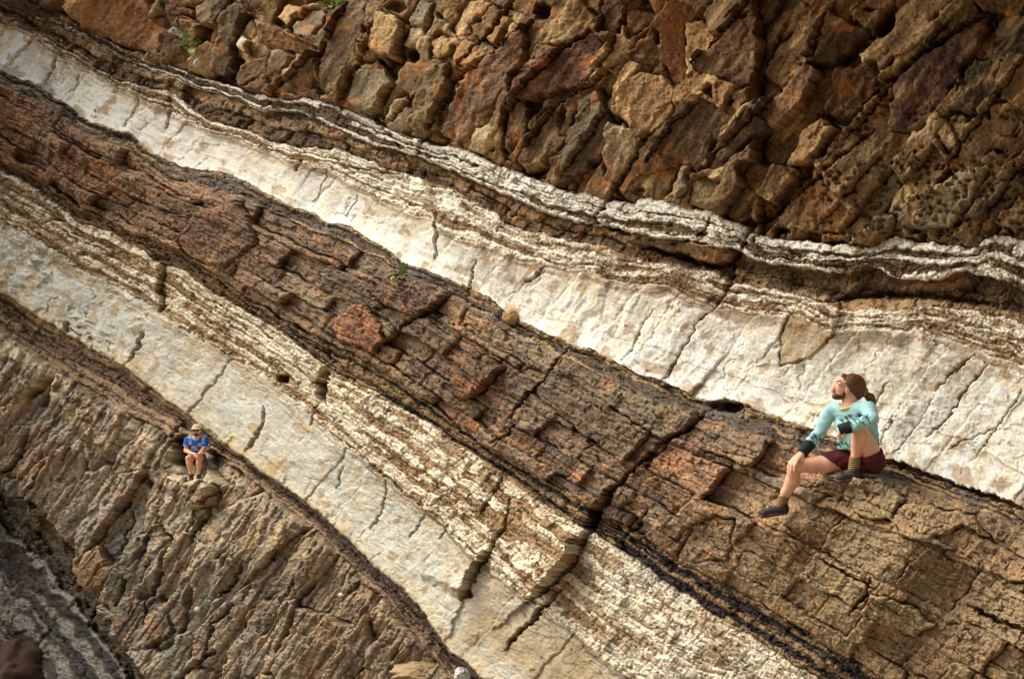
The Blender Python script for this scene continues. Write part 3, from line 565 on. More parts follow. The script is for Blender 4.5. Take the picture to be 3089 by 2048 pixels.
COLR[m] = mix(COLR[m], np.broadcast_to(L3((206,190,156)), (m.sum(), 3)), sstep(.05, .45, sk) * zone * .75); COLR[m] = mix(COLR[m], np.broadcast_to(L3((104,86,62)), (m.sum(), 3)), sstep(.1, .5, -sk) * zone * .6)
rt = sstep(500, 760, FX[m]); COLR[m] = mix(COLR[m], np.broadcast_to(L3((140,114,84)), (m.sum(), 3)), rt * .5)
m = bed == I_
rr = sstep(1330, 1400, FX[m]) * sstep(.15, .5, n1[m] * .8 + .25); COLR[m] = mix(COLR[m], np.broadcast_to(L3((206,198,176)), (m.sum(), 3)), np.clip(rr + .35 * sstep(1340, 1420, FX[m]), 0, 1) * .75)
m = bed == O_
band = sstep(.0, .4, perlin(q[m] / 300, (YW[m] - BND[13][m]) / 46, 225)); COLR[m] = mix(COLR[m], np.broadcast_to(L3((150,144,130)), (m.sum(), 3)), band * .6)
COLR = mix(COLR, np.broadcast_to(L3((112,88,62)), COLR.shape), np.where(bed == G_, .4, .75) * PIN)
# weather speckle everywhere
sp = fbm(X / 8, Y / 8, 231, 3) + .6 * rnd2((c3 % 20000).astype(np.int32), (c3 // 20000).astype(np.int32), 31) - .3
COLR *= np.clip(1 + np.where(np.isin(bed, (E_, J_)), .13, .42) * sp + .2 * n2 + .10 * grit, .4, 1.8)[..., None]
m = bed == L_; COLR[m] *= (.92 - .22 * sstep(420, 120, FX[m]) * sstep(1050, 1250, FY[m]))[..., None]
COLR = np.clip(COLR, .012, .74)

# ------------------------------------------------------------------ to world space
def inv_depth(x, y):
    iz = 0.0735 + 3.036e-5 * (x - 1575) + 6e-6 * (y - 1410)
    return .031 + np.log1p(np.exp((iz - .031) * 160)) / 160
def ray(x, y):
    tx = (x - 1544.5) / 3089 * KX; ty = -(y - 1024) / 3089 * KX
    return tx[..., None] * RIGHT + ty[..., None] * UP + FWD
for a in ((2614, 1420, 150, 40, 30), (2547, 1450, 90, 34, 40), (2366, 1575, 190, 70, 70), (575, 1405, 60, 30, 20), (606, 1462, 60, 28, 70), (648, 1400, 40, 46, -70), (536, 1402, 26, 40, -60)):
    bump(*a)
Xd, Yd = X.astype(float), Y.astype(float)
iz = inv_depth(Xd, Yd); z = 1 / iz; mpp = z * KX / 3089
# plane normal turned half way to the viewer
e = 4.0
p0 = ray(np.array(1800.), np.array(1024.)) / inv_depth(1800., 1024.); px_ = ray(np.array(1900.), np.array(1024.)) / inv_depth(1900., 1024.); py_ = ray(np.array(1800.), np.array(1124.)) / inv_depth(1800., 1124.)
Nn = np.cross(px_ - p0, py_ - p0); Nn /= np.linalg.norm(Nn)
if Nn[1] > 0: Nn = -Nn
RY = ray(Xd, Yd); dirc = -RY / np.linalg.norm(RY, axis=-1, keepdims=True)
ND = Nn * .45 + dirc; ND /= np.linalg.norm(ND, axis=-1, keepdims=True)
POS = CAM + RY * (z - MAC * mpp * 1.15)[..., None] + ND * (H * mpp)[..., None]
def surf(fx, fy):
    i = int(np.clip(np.searchsorted(xs, fx), 0, NX - 1)); j = int(np.clip(np.searchsorted(ys, fy), 0, NY - 1))
    return POS[j, i], float(mpp[j, i])

# ------------------------------------------------------------------ materials
def mat(name, base=(.5, .5, .5), rough=.9, attr=False, grain=0, bump=0, bscale=60, spec=.25, var=0):
    m = bpy.data.materials.new(name); m.use_nodes = True; t = m.node_tree; b = t.nodes['Principled BSDF']
    b.inputs['Roughness'].default_value = rough; b.inputs['Specular IOR Level'].default_value = spec
    b.inputs['Base Color'].default_value = (*base, 1)
    src = None
    if attr:
        a = t.nodes.new('ShaderNodeAttribute'); a.attribute_name = 'tint'; src = a.outputs['Color']
    if grain or bump or var:
        tc = t.nodes.new('ShaderNodeTexCoord'); n = t.nodes.new('ShaderNodeTexNoise'); n.inputs['Scale'].default_value = bscale; n.inputs['Detail'].default_value = 6; n.inputs['Roughness'].default_value = .7
        t.links.new(tc.outputs['Object'], n.inputs['Vector'])
    if grain:
        mr = t.nodes.new('ShaderNodeMapRange'); mr.inputs[1].default_value = .3; mr.inputs[2].default_value = .7; mr.inputs[3].default_value = 1 - grain; mr.inputs[4].default_value = 1 + grain
        t.links.new(n.outputs['Fac'], mr.inputs[0])
        mx = t.nodes.new('ShaderNodeMix'); mx.data_type = 'RGBA'; mx.blend_type = 'MULTIPLY'; mx.inputs[0].default_value = 1
        if src: t.links.new(src, mx.inputs[6])
        else: mx.inputs[6].default_value = (*base, 1)
        t.links.new(mr.outputs[0], mx.inputs[7]); src = mx.outputs[2]
    if src: t.links.new(src, b.inputs['Base Color'])
    if bump:
        bm = t.nodes.new('ShaderNodeBump'); bm.inputs['Strength'].default_value = bump; bm.inputs['Distance'].default_value = .02
        t.links.new(n.outputs['Fac'], bm.inputs['Height']); t.links.new(bm.outputs[0], b.inputs['Normal'])
    return m
M_ROCK = mat('weathered_rock', attr=True, grain=.28, bump=.55, bscale=26, rough=.92, spec=.2)
M_PALE = mat('pale_mudstone', attr=True, grain=.10, bump=.3, bscale=18, rough=.95, spec=.15)

def link(name, me, m=None, parent=None, loc=None):
    o = bpy.data.objects.new(name, me)
    if m and me: 
        if not me.materials: me.materials.append(m)
    if parent: o.parent = parent
    if loc is not None: o.location = loc
    col.objects.link(o); return o
def empty(name, loc=(0, 0, 0), rot=(0, 0, 0)):
    o = bpy.data.objects.new(name, None); o.location = loc; o.rotation_euler = rot; o.empty_display_size = .2; col.objects.link(o); return o
def tag(o, label=None, cat=None, group=None, kind=None):
    for k, v in (('label', label), ('category', cat), ('group', group), ('kind', kind)):
        if v: o[k] = v
    return o
def mesh_np(name, V, Q, smooth=True, tint=None):
    me = bpy.data.meshes.new(name); V = np.ascontiguousarray(V, f32); Q = np.ascontiguousarray(Q, np.int32); k = Q.shape[1]
    me.vertices.add(len(V)); me.vertices.foreach_set('co', V.ravel())
    me.loops.add(Q.size); me.loops.foreach_set('vertex_index', Q.ravel())
    me.polygons.add(len(Q)); me.polygons.foreach_set('loop_start', np.arange(0, Q.size, k, dtype=np.int32)); me.polygons.foreach_set('loop_total', np.full(len(Q), k, np.int32))
    if smooth: me.polygons.foreach_set('use_smooth', np.ones(len(Q), bool))
    if tint is not None:
        a = me.attributes.new('tint', 'FLOAT_COLOR', 'POINT'); c = np.ones((len(V), 4), f32); c[:, :3] = tint; a.data.foreach_set('color', c.ravel())
    me.update(calc_edges=True); return me

# ------------------------------------------------------------------ the cliff as beds and blocks
cliff = tag(empty('cliff'), 'tall cliff of tilted rock beds, pale bands between brown ones', kind='structure')
names = {A_: 'jointed_rock_bed', B_: 'striped_bed', C_: 'recessed_bed', D_: 'upper_laminated_bed', E_: 'white_bed', F_: 'ledge_bed', G_: 'brown_bed', H_: 'black_striped_bed',
         I_: 'lower_laminated_bed', J_: 'lower_white_bed', N_: 'groove_bed', L_: 'lower_brown_rock', M_: 'dark_gully', O_: 'grey_foot_bed'}
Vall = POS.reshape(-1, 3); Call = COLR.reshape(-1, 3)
idx = np.arange(NX * NY).reshape(NY, NX)
quads = np.stack([idx[:-1, :-1], idx[1:, :-1], idx[1:, 1:], idx[:-1, 1:]], -1).reshape(-1, 4)
fbed = bed[:-1, :-1].ravel(); flab = inv[:-1, :-1].ravel()
fcnt = np.bincount(flab, minlength=nL)
insight = (cx > -30) & (cx < 3120) & (cy > -30) & (cy < 2080)
split = np.zeros(nL, bool)
for b, lim in ((A_, 260), (G_, 160), (E_, 60), (J_, 60), (L_, 160), (C_, 24)):
    ii = np.where((lbed == b) & insight & (fcnt > 120))[0]; ii = ii[np.argsort(-fcnt[ii])][:lim]; split[ii] = True
split[[look[k] for k in look if k >= TR]] = True
def piece(name, fm, m, parent):
    Q = quads[fm]; u, iv = np.unique(Q, return_inverse=True)
    return link(name, mesh_np(name, Vall[u], iv.reshape(Q.shape), False, Call[u]), m, parent)
order = np.argsort(flab, kind='stable'); starts = np.searchsorted(flab[order], np.arange(nL + 1))
for b in range(14):
    mm = M_PALE if b in (E_, J_, D_, I_) else M_ROCK
    fm = np.where((fbed == b) & ~split[flab])[0]
    bo = piece(names[b], fm, mm, cliff) if len(fm) else empty(names[b])
    if not len(fm): bo.parent = cliff
    for i in np.where(split & (lbed == b))[0]:
        fi = order[starts[i]:starts[i + 1]]
        if len(fi) > 3: piece('rock_block', fi, mm, bo)

# ground of the foreshore below the frame
def build_ground():
    gx_ = np.linspace(-70, 60, 66); gy_ = np.linspace(-60, 70, 66); GX, GY = np.meshgrid(gx_, gy_)
    GZ = -.55 + fbm(GX / 4, GY / 4, 301, 4) * .18
    GZ = np.where(np.hypot(GX, GY) < 2, np.minimum(GZ, -.2), GZ)
    ii = np.arange(66 * 66).reshape(66, 66); Q = np.stack([ii[:-1, :-1], ii[:-1, 1:], ii[1:, 1:], ii[1:, :-1]], -1).reshape(-1, 4)
    tag(link('ground', mesh_np('ground', np.stack([GX, GY, GZ], -1).reshape(-1, 3), Q), mat('foreshore_rock', (.20, .155, .105), grain=.3, bump=.4, bscale=9)), 'brown rocky foreshore under the cliff', kind='structure')
build_ground()
#PEOPLE
# ------------------------------------------------------------------ bodies: blended volumes turned into one surface
class Sdf:
    def __init__(s, lo, hi, vox):
        s.ax = [np.arange(lo[i], hi[i], vox, dtype=f32) for i in range(3)]; s.v = vox
        s.d = np.full([len(a) for a in s.ax], 200, f32)
    def win(s, lo, hi):
        sl = [slice(max(int((lo[i] - s.ax[i][0]) / s.v), 0), min(int((hi[i] - s.ax[i][0]) / s.v) + 2, len(s.ax[i]))) for i in range(3)]
        if any(x.stop <= x.start for x in sl): return None, None
        g = [s.ax[i][sl[i]].reshape([-1 if j == i else 1 for j in range(3)]) for i in range(3)]
        return tuple(sl), g
    def add(s, sl, dist, k):
        a = s.d[sl]
        if k <= 0: s.d[sl] = np.minimum(a, dist); return
        h = np.clip(.5 + .5 * (a - dist) / k, 0, 1); s.d[sl] = a * (1 - h) + dist * h - k * h * (1 - h)
    def cap(s, a, b, ra, rb=None, k=20):
        rb = ra if rb is None else rb; a = np.array(a, float); b = np.array(b, float); R_ = max(ra, rb) + k * 1.5 + 20
        sl, g = s.win(np.minimum(a, b) - R_, np.maximum(a, b) + R_)
        if sl is None: return s
        ab = b - a; L2 = max((ab ** 2).sum(), 1e-6)
        t = np.clip(sum((g[i] - f32(a[i])) * f32(ab[i]) for i in range(3)) / f32(L2), 0, 1)
        d = np.sqrt(sum((g[i] - f32(a[i]) - t * f32(ab[i])) ** 2 for i in range(3))) - (ra + (rb - ra) * t)
        s.add(sl, d.astype(f32), k); return s
    def chain(s, pts, k=20):
        for p, q_ in zip(pts, pts[1:]): s.cap(p[:3], q_[:3], p[3], q_[3], k)
        return s
    def ell(s, c, semi, k=20, axes=None):
        A = np.eye(3) if axes is None else np.array(axes, float); A = A / np.linalg.norm(A, axis=1, keepdims=True)
        c = np.array(c, float); R_ = max(semi) + k * 1.5 + 20; sl, g = s.win(c - R_, c + R_)
        if sl is None: return s
        loc = [sum((g[i] - f32(c[i])) * f32(A[j][i]) for i in range(3)) for j in range(3)]
        k0 = np.sqrt(sum((loc[j] / f32(semi[j])) ** 2 for j in range(3))); k1 = np.sqrt(sum((loc[j] / f32(semi[j] ** 2)) ** 2 for j in range(3))) + 1e-6
        s.add(sl, (k0 * (k0 - 1) / k1).astype(f32), k); return s
    def cut(s, fn):
        g = [s.ax[i].reshape([-1 if j == i else 1 for j in range(3)]) for i in range(3)]
        s.d = np.maximum(s.d, fn(*g).astype(f32)); return s
    def ripple(s, fn):
        g = [s.ax[i].reshape([-1 if j == i else 1 for j in range(3)]) for i in range(3)]
        s.d = s.d + fn(*g).astype(f32); return s
    def mesh(s):
        d = s.d; sg = d < 0; n = [x - 1 for x in d.shape]
        cor = [(a, b, c) for a in (0, 1) for b in (0, 1) for c in (0, 1)]
        sub = lambda A, o: A[o[0]:o[0] + n[0], o[1]:o[1] + n[1], o[2]:o[2] + n[2]]
        tot = sum(sub(sg, o).astype(np.int8) for o in cor); act = (tot > 0) & (tot < 8); ci = np.argwhere(act)
        vid = np.full(n, -1, np.int64); vid[act] = np.arange(len(ci))
        acc = np.zeros((len(ci), 3)); num = np.zeros(len(ci))
        for i, o in enumerate(cor):
            for o2 in cor[i + 1:]:
                if sum(abs(o[j] - o2[j]) for j in range(3)) != 1: continue
                va = d[ci[:, 0] + o[0], ci[:, 1] + o[1], ci[:, 2] + o[2]]; vb = d[ci[:, 0] + o2[0], ci[:, 1] + o2[1], ci[:, 2] + o2[2]]
                m = (va < 0) != (vb < 0); t = np.where(m, va / np.where(m, va - vb, 1), 0)
                p = np.array(o) + t[:, None] * (np.array(o2) - np.array(o)); acc += p * m[:, None]; num += m
        V = (ci + acc / num[:, None]) * s.v + np.array([a[0] for a in s.ax])
        Q = []
        for ax in range(3):
            u, w_ = (ax + 1) % 3, (ax + 2) % 3
            lo = [slice(None)] * 3; hi = [slice(None)] * 3; lo[ax] = slice(0, -1); hi[ax] = slice(1, None)
            A, B = sg[tuple(lo)], sg[tuple(hi)]; e = np.argwhere(A != B); st = A[tuple(e.T)]
            ok = (e[:, u] > 0) & (e[:, w_] > 0) & (e[:, u] < n[u]) & (e[:, w_] < n[w_]); e, st = e[ok], st[ok]
            def at(du, dw):
                c = e.copy(); c[:, u] += du; c[:, w_] += dw; return vid[tuple(c.T)]
            qd = np.stack([at(-1, -1), at(0, -1), at(0, 0), at(-1, 0)], 1); qd[~st] = qd[~st][:, ::-1]; Q.append(qd)
        return V, np.concatenate(Q)
class Figure:
    '''points are (x right, y down, depth away), in millimetre-like units of the traced close-up'''
    def __init__(s, name, px, ref, per, label, sink=0):
        P, mp = surf(*px); s.ref = ref; s.s = mp / per; s.z0 = float(np.dot(P - CAM, FWD)); s.per = per; s.px = px
        tx, ty = (px[0] - 1544.5) / 3089 * KX, -(px[1] - 1024) / 3089 * KX
        P = CAM + (s.z0 + sink * s.s) * (tx * RIGHT + ty * UP + FWD)
        s.z0 += sink * s.s
        s.root = tag(empty(name, P, (PITCH, 0, 0)), label, 'person')
    def depth_at(s, cx_, cy_):
        P, _ = surf(s.px[0] + (cx_ - s.ref[0]) / s.per, s.px[1] + (cy_ - s.ref[1]) / s.per)
        return (float(np.dot(P - CAM, FWD)) - s.z0) / s.s
    def put(s, name, sdf, m, tint=None, parent=None):
        V, Q = sdf.mesh(); c = tint(V) if tint else None
        L = np.stack([V[:, 0] - s.ref[0], V[:, 2], -(V[:, 1] - s.ref[1])], 1) * s.s
        return link(name, mesh_np(name, L, Q, True, c), m, parent or s.root)

M_SKIN = mat('skin', tuple(lin((230,174,142))), rough=.6, grain=.16, bump=.12, bscale=22, spec=.3)
M_HAIR = mat('brown_hair', attr=True, rough=.5, grain=.25, bump=.3, bscale=70, spec=.35)
def strands(V):
    x, y, z_ = V.T; n = perlin((y + .5 * x) / 7, z_ / 9 + x / 60, 5) + .6 * perlin((y + .5 * x) / 3.5, z_ / 5, 8)
    return lin((98,60,34)) * np.clip(1 + .75 * n, .25, 2.2)[:, None]
M_SHIRT = mat('printed_knit', attr=True, rough=.85, grain=.16, bump=.35, bscale=34, spec=.15)
M_CUFF = mat('dark_cuff_print', tuple(lin((34,44,46))), rough=.85, grain=.3, bscale=40, spec=.2)
M_COLLAR = mat('yellow_collar_rib', tuple(lin((206,186,86))), rough=.85)
M_SHORT = mat('maroon_cloth', tuple(lin((84,36,40))), rough=.9, bump=.4, grain=.35, bscale=30, spec=.2)
M_NAVY = mat('navy_cloth', tuple(lin((50,46,88))), rough=.85, grain=.2, bscale=30, spec=.2)
M_SOCK = mat('ribbed_sock_wool', tuple(lin((134,112,78))), rough=.95, grain=.25, bscale=60, spec=.1)
M_SHOE = mat('dark_leather', tuple(lin((52,42,42))), rough=.7, grain=.3, bscale=40, spec=.3)
M_SOLE = mat('grey_rubber', tuple(lin((78,70,60))), rough=.85, grain=.2, bscale=40)
M_BSHOE = mat('brown_leather', tuple(lin((86,58,46))), rough=.75, grain=.25, bscale=40)
M_OLIVE = mat('olive_scrunchie_cloth', tuple(lin((138,128,84))), rough=.9, grain=.3, bscale=70, bump=.4)
M_EYE = mat('dark_eye', tuple(lin((40,28,24))), rough=.4)
M_CAP = mat('beige_cap_cloth', tuple(lin((216,198,166))), rough=.9, grain=.1, bscale=40)
M_GLASS = mat('dark_lens', (.008, .008, .01), rough=.15, spec=.5)
M_LIP = mat('lip', tuple(lin((190,112,98))), rough=.5)

def person_right():
    f = Figure('person', (2614, 1424), (1080, 1004), 3.137, 'bearded man with brown ponytail in light blue long sleeved top and maroon shorts, looking up', sink=80)
    da = float(np.clip(f.depth_at(330, 1455) - 10, 120, 340)); dl = float(np.clip(f.depth_at(870, 1075) + 10, -190, -110))
    dk = 100
    b = Sdf((160, 100, -380), (1260, 1470, 470), 6.5)
    # head, looking up to the left
    up = [(-.97, -.22, 0), (-.22, .97, 0), (0, 0, 1)]
    b.ell((962, 232, 20), (112, 102, 76), 10, up).ell((872, 246, 20), (72, 92, 60), 24, up)
    b.cap((885, 300, 20), (822, 318, 20), 42, 32, 20).cap((816, 206, 20), (788, 262, 20), 12, 17, 10).ell((826, 192, 20), (20, 16, 48), 14)
    b.ell((790, 298, 20), (14, 12, 26), 8).ell((808, 322, 20), (24, 22, 26), 10).ell((787, 266, 20), (13, 11, 20), 6)
    for sg in (-1, 1): b.ell((893, 278, 20 + sg * 66), (20, 32, 11), 6).ell((838, 215, 20 + sg * 52), (26, 20, 14), 10)
    b.cap((938, 320, 20), (930, 440, 15), 62, 70, 24)
    # trunk
    b.cap((1040, 432, -118), (815, 462, 118), 52, 50, 30).ell((965, 560, 5), (165, 170, 92), 40, [(.72, 0, -.7), (0, 1, 0), (.7, 0, .72)])
    b.ell((1035, 720, 10), (140, 150, 92), 40, [(.75, 0, -.66), (0, 1, 0), (.66, 0, .75)]).ell((1095, 885, 0), (110, 100, 140), 40)
    # near arm over the raised knee, far arm to the other knee
    b.chain([(1050, 432, -130, 54), (1030, 512, -262, 46), (900, 565, -225, 42), (782, 606, -190, 27)], 18)
    b.chain([(805, 462, 128, 52), (712, 664, 168, 44), (630, 755, 165, 40), (540, 848, 130, 28)], 18)
    # near leg folded up
    b.chain([(1105, 890, -100, 92), (1055, 760, -118, 80), (968, 612, -150, 62)], 14)
    b.chain([(962, 612, -155, 64), (958, 640, -156, 60), (962, 735, (-155 + dl) / 2, 64), (945, 850, dl, 42), (935, 930, dl, 38), (930, 985, dl, 34)], 6)
    b.chain([(930, 985, dl, 34), (880, 1030, dl, 12)], 4)
    # far leg stretched out along the ledge
    b.chain([(1045, 900, 90, 92), (760, 936, 100, 80), (475, 962, dk, 62)], 26)
    b.chain([(470, 966, dk, 62), (462, 1010, dk + 14, 56), (468, 1100, dk + (da - dk) * .42, 66), (420, 1215, dk + (da - dk) * .8, 46), (392, 1300, da, 38), (385, 1360, da, 38)], 16)
    b.chain([(385, 1370, da, 34), (260, 1395, da, 20)], 10)
    # hands with five fingers
    def hand(w, palm, side, tips, thumb, r=13, pr=26):
        w, palm, side = map(np.array, (w, palm, side)); 
        for i in (-1.5, -.5, .5, 1.5): b.cap(tuple(w + side * i * 9), tuple(palm + side * i * 19), pr * .85, pr * .62, 10)
        for i, (m1, t1) in zip((-1.5, -.5, .5, 1.5), tips):
            k = palm + side * i * 20; b.chain([(*k, r + 2), (*(k + np.array(m1)), r), (*(k + np.array(t1)), r - 3)], 4)
        b.chain([(*(w + np.array(thumb[0])), r + 3), (*(w + np.array(thumb[1])), r), (*(w + np.array(thumb[2])), r - 3)], 5)
    hand((540, 850, 128), (468, 892, 62), (.25, .25, -.93), [((-40, 44, 6), (-52, 92, 26)), ((-44, 50, 4), (-54, 108, 20)), ((-40, 54, 0), (-46, 112, 12)), ((-26, 50, -4), (-30, 96, 4))], ((-10, 20, -40), (-30, 66, -78), (-44, 116, -76)), 15)
    hand((782, 606, -190), (768, 650, -196), (.35, .1, .93), [((6, 30, 4), (22, 52, 6)), ((6, 34, 0), (26, 56, 0)), ((8, 32, 0), (28, 52, 0)), ((10, 26, -2), (28, 44, -2))], ((14, 10, -22), (22, 40, -34), (28, 66, -34)), 13, 24)
    body = f.put('body', b, M_SKIN)
    h = Sdf((780, 90, -110), (1180, 440, 150), 5)
    h.ell((966, 230, 20), (117, 109, 85), 10, up).ell((990, 286, 20), (66, 80, 70), 24).cap((880, 150, 20), (872, 215, 20), 30, 60, 10)
    h.cut(lambda x, y, z_: 866 + np.clip(y - 235, 0, 60) * .7 + np.clip(y - 250, 0, 200) * .62 - x - 10 * np.sin(z_ * .12) * 0)
    h.ripple(lambda x, y, z_: 1.8 * np.sin((y + .45 * x) * .33 + z_ * .12))
    f.put('hair', h, M_HAIR, strands)
    h = Sdf((1030, 270, -60), (1180, 440, 110), 4); h.chain([(1072, 305, 0, 28), (1108, 335, -10, 38), (1126, 372, -12, 32), (1130, 412, -12, 10)], 10).ripple(lambda x, y, z_: 2.2 * np.sin(x * .5 - y * .25 + z_ * .3)); f.put('ponytail', h, M_HAIR, strands)
    h = Sdf((1000, 230, -60), (1120, 370, 110), 4); h.ell((1064, 292, 10), (26, 46, 46), 5, [(.9, .45, 0), (-.45, .9, 0), (0, 0, 1)]).ripple(lambda x, y, z_: 3 * np.sin(y * .35 + x * .1) * np.cos(z_ * .3)); f.put('hair_tie', h, M_OLIVE)
    h = Sdf((760, 240, -70), (930, 380, 110), 4)
    h.cap((872, 312, 20), (818, 324, 20), 46, 36, 12).ell((806, 327, 20), (30, 25, 33), 8).cap((786, 287, 0), (786, 287, 40), 9, 9, 4)
    for sg in (-1, 1): h.cap((878, 262, 20 + sg * 50), (866, 312, 20 + sg * 36), 13, 20, 10)
    h.cut(lambda x, y, z_: np.where(x < 836, 298 - (x < 800) * 16, np.where(x < 860, 298 - (x - 836) * 1.5, 262)) - y).cut(lambda x, y, z_: -(np.hypot(x - 788, y - 299) - 9))
    f.put('beard', h, M_HAIR, strands)
    for sg in (-1, 1):
        h = Sdf((790, 185, 10 + sg * 46 - 40), (880, 240, 10 + sg * 46 + 50), 3); h.ell((824, 212, 20 + sg * 46), (10, 6, 13), 0); f.put('eye', h, M_EYE)
        h = Sdf((780, 155, -80), (900, 225, 120), 3); h.cap((812, 190, 20 + sg * 34), (842, 184, 20 + sg * 55), 6, 5, 0); f.put('eyebrow', h, M_HAIR, strands)
    # top: body of the garment and both sleeves, palm print in the knit
    t = Sdf((520, 360, -380), (1260, 850, 260), 5.5)
    t.cap((1045, 430, -125), (812, 460, 122), 66, 62, 34).ell((965, 560, 5), (178, 190, 108), 40, [(.72, 0, -.7), (0, 1, 0), (.7, 0, .72)])
    t.ell((1020, 720, 10), (166, 160, 112), 40, [(.75, 0, -.66), (0, 1, 0), (.66, 0, .75)]).cap((1090, 560, -30), (1120, 800, -20), 72, 66, 30).cap((900, 700, 60), (880, 800, 60), 66, 40, 30)
    t.chain([(1050, 430, -132, 70), (1032, 512, -264, 58), (905, 565, -228, 52), (792, 604, -194, 40)], 20)
    t.chain([(808, 460, 128, 64), (712, 664, 168, 54), (630, 755, 165, 48), (552, 838, 138, 38)], 20)
    t.cut(lambda x, y, z_: np.where((x > 830), y - (800 + (x - 830) * .06), -50.))
    t.cut(lambda x, y, z_: -(np.sqrt((x - 925) ** 2 + ((y - 385) * 1.0) ** 2 + ((z_ - 16) * .95) ** 2) - 76))
    fo = fbm
    t.ripple(lambda x, y, z_: (7 * np.abs(np.sin(x * .028 + y * .034 + 1.4 * np.sin(z_ * .016 + y * .014))) ** .7 + 2.5 * np.sin(x * .07 - y * .05 + z_ * .03) - 4) * np.clip((y - 420) / 120, 0, 1))
    palms = [(975, 488, 30), (905, 492, 22), (880, 510, 20), (850, 535, 18), (945, 535, 15), (655, 688, 26), (630, 705, 20), (700, 715, 14), (1150, 735, 24), (1165, 700, 20), (845, 755, 18), (895, 745, 16), (860, 735, 12)]
    def tint(V):
        x, y, z_ = V.T; c = np.tile(lin((158, 206, 204)), (len(V), 1))
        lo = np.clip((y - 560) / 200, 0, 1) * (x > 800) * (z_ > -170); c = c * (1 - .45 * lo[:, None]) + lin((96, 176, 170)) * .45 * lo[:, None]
        dark = np.zeros(len(V))
        for px, py, r_ in palms:
            dx, dy = x - px, y - py; rr = np.hypot(dx, dy); th = np.arctan2(dy, dx)
            dark = np.maximum(dark, (rr < r_ * (.3 + .75 * np.abs(np.cos(3.5 * th)) ** 3)) * (z_ < 175))
            dark = np.maximum(dark, (np.abs(dx - .45 * dy) < 4) & (dy > 0) & (dy < r_ * 1.9))
        dark = np.maximum(dark, (x > 1085) * (y > 690) * np.clip((y - 690) / 60, 0, 1) * (perlin(x / 16, y / 40, 3) > -.1))
        d = 1.0 * dark[:, None]; return c * (1 - d) + lin((26, 44, 56)) * d
    sh = f.put('long_sleeve_top', t, M_SHIRT, tint)
    for a, bb, nm in (((868, 578, -217), (770, 612, -188), 'cuff'), ((632, 758, 164), (536, 854, 130), 'cuff')):
        c = Sdf(np.minimum(a, bb) - 80.0, np.maximum(a, bb) + 80.0, 5); c.cap(a, bb, 55, 47, 0); n_ = np.array(bb, float) - a; n_ /= np.linalg.norm(n_)
        c.cut(lambda x, y, z_: np.abs((x - a[0]) * n_[0] + (y - a[1]) * n_[1] + (z_ - a[2]) * n_[2] - np.linalg.norm(np.array(bb, float) - a) / 2) - np.linalg.norm(np.array(bb, float) - a) / 2); f.put(nm, c, M_CUFF, parent=sh)
    c = Sdf((820, 350, -90), (1040, 500, 120), 4); V = []
    pts = [(925 + 82 * math.cos(a), 416 - 28 * math.cos(a), 16 + 82 * math.sin(a), 11) for a in np.linspace(0, 2 * math.pi, 22)]
    c.chain(pts, 3); f.put('collar', c, M_COLLAR, parent=sh)
    # shorts
    t = Sdf((660, 740, -260), (1260, 1050, 260), 6)
    t.ell((1105, 885, 0), (126, 116, 152), 30).chain([(1110, 900, -85, 104), (1080, 835, -112, 106)], 20).chain([(1050, 905, 85, 104), (880, 915, 100, 98), (770, 926, 102, 95)], 20)
    t.cap((1000, 950, -60), (1150, 960, 30), 62, 62, 20)
    t.cut(lambda x, y, z_: np.where(z_ > -20, (700 + (y - 860) * 1.35) - x, -60.)).cut(lambda x, y, z_: np.where(z_ < -10, np.minimum(.42 * (1085 - x) - .9 * (y - 815), 999), -60.))
    t.ripple(lambda x, y, z_: 2.6 * np.sin(x * .05 + y * .08 + z_ * .03))
    f.put('shorts', t, M_SHORT)
    for (top, bot, cx1) in (((943, 850, dl), (928, 962, dl), 0), ((408, 1248, dk + (da - dk) * .9), (386, 1335, da), 0)):
        c = Sdf(np.minimum(top, bot) - 80.0, np.maximum(top, bot) + 80.0, 4); c.cap(top, bot, 50, 47, 0).ripple(lambda x, y, z_: 3.5 * np.sin(y * .36 + x * .05)).cut(lambda x, y, z_: np.maximum(top[1] - y, y - bot[1] - 10)); f.put('sock', c, M_SOCK)
    for heel, toe, d_, tl in (((938, 1012), (822, 1036), dl, 0), ((398, 1372), (228, 1412), da, 0)):
        c = Sdf((min(heel[0], toe[0]) - 80, heel[1] - 110, d_ - 90), (max(heel[0], toe[0]) + 90, toe[1] + 70, d_ + 90), 4.5)
        c.cap((heel[0] - 4, heel[1] - 46, d_), (heel[0] + 6, heel[1] + 6, d_), 50, 50, 14).cap((heel[0], heel[1] + 6, d_), (toe[0], toe[1], d_), 50, 32, 16).ell((toe[0] - 4, toe[1] + 2, d_), (44, 28, 46), 12)
        c.cut(lambda x, y, z_: y - (heel[1] + 32 + (heel[0] - x) * (toe[1] - heel[1]) / (heel[0] - toe[0]) * .6)).cut(lambda x, y, z_: heel[1] - 78 - y)
        so = f.put('shoe', c, M_SHOE)
        c = Sdf((min(heel[0], toe[0]) - 90, heel[1] - 40, d_ - 100), (max(heel[0], toe[0]) + 100, toe[1] + 100, d_ + 100), 4.5)
        for o in (-22, 0, 22): c.cap((heel[0] + 18, heel[1] + 34, d_ + o), (toe[0] - 20, heel[1] + 36 + (heel[0] - toe[0]) * (toe[1] - heel[1]) / (heel[0] - toe[0]) * .72, d_ + o), 27 if o == 0 else 25, 24, 6)
        c.cut(lambda x, y, z_: np.abs(y - (heel[1] + 36 + (heel[0] - x) * (toe[1] - heel[1]) / (heel[0] - toe[0]) * .7)) - 15); f.put('sole', c, M_SOLE, parent=so)
person_right()

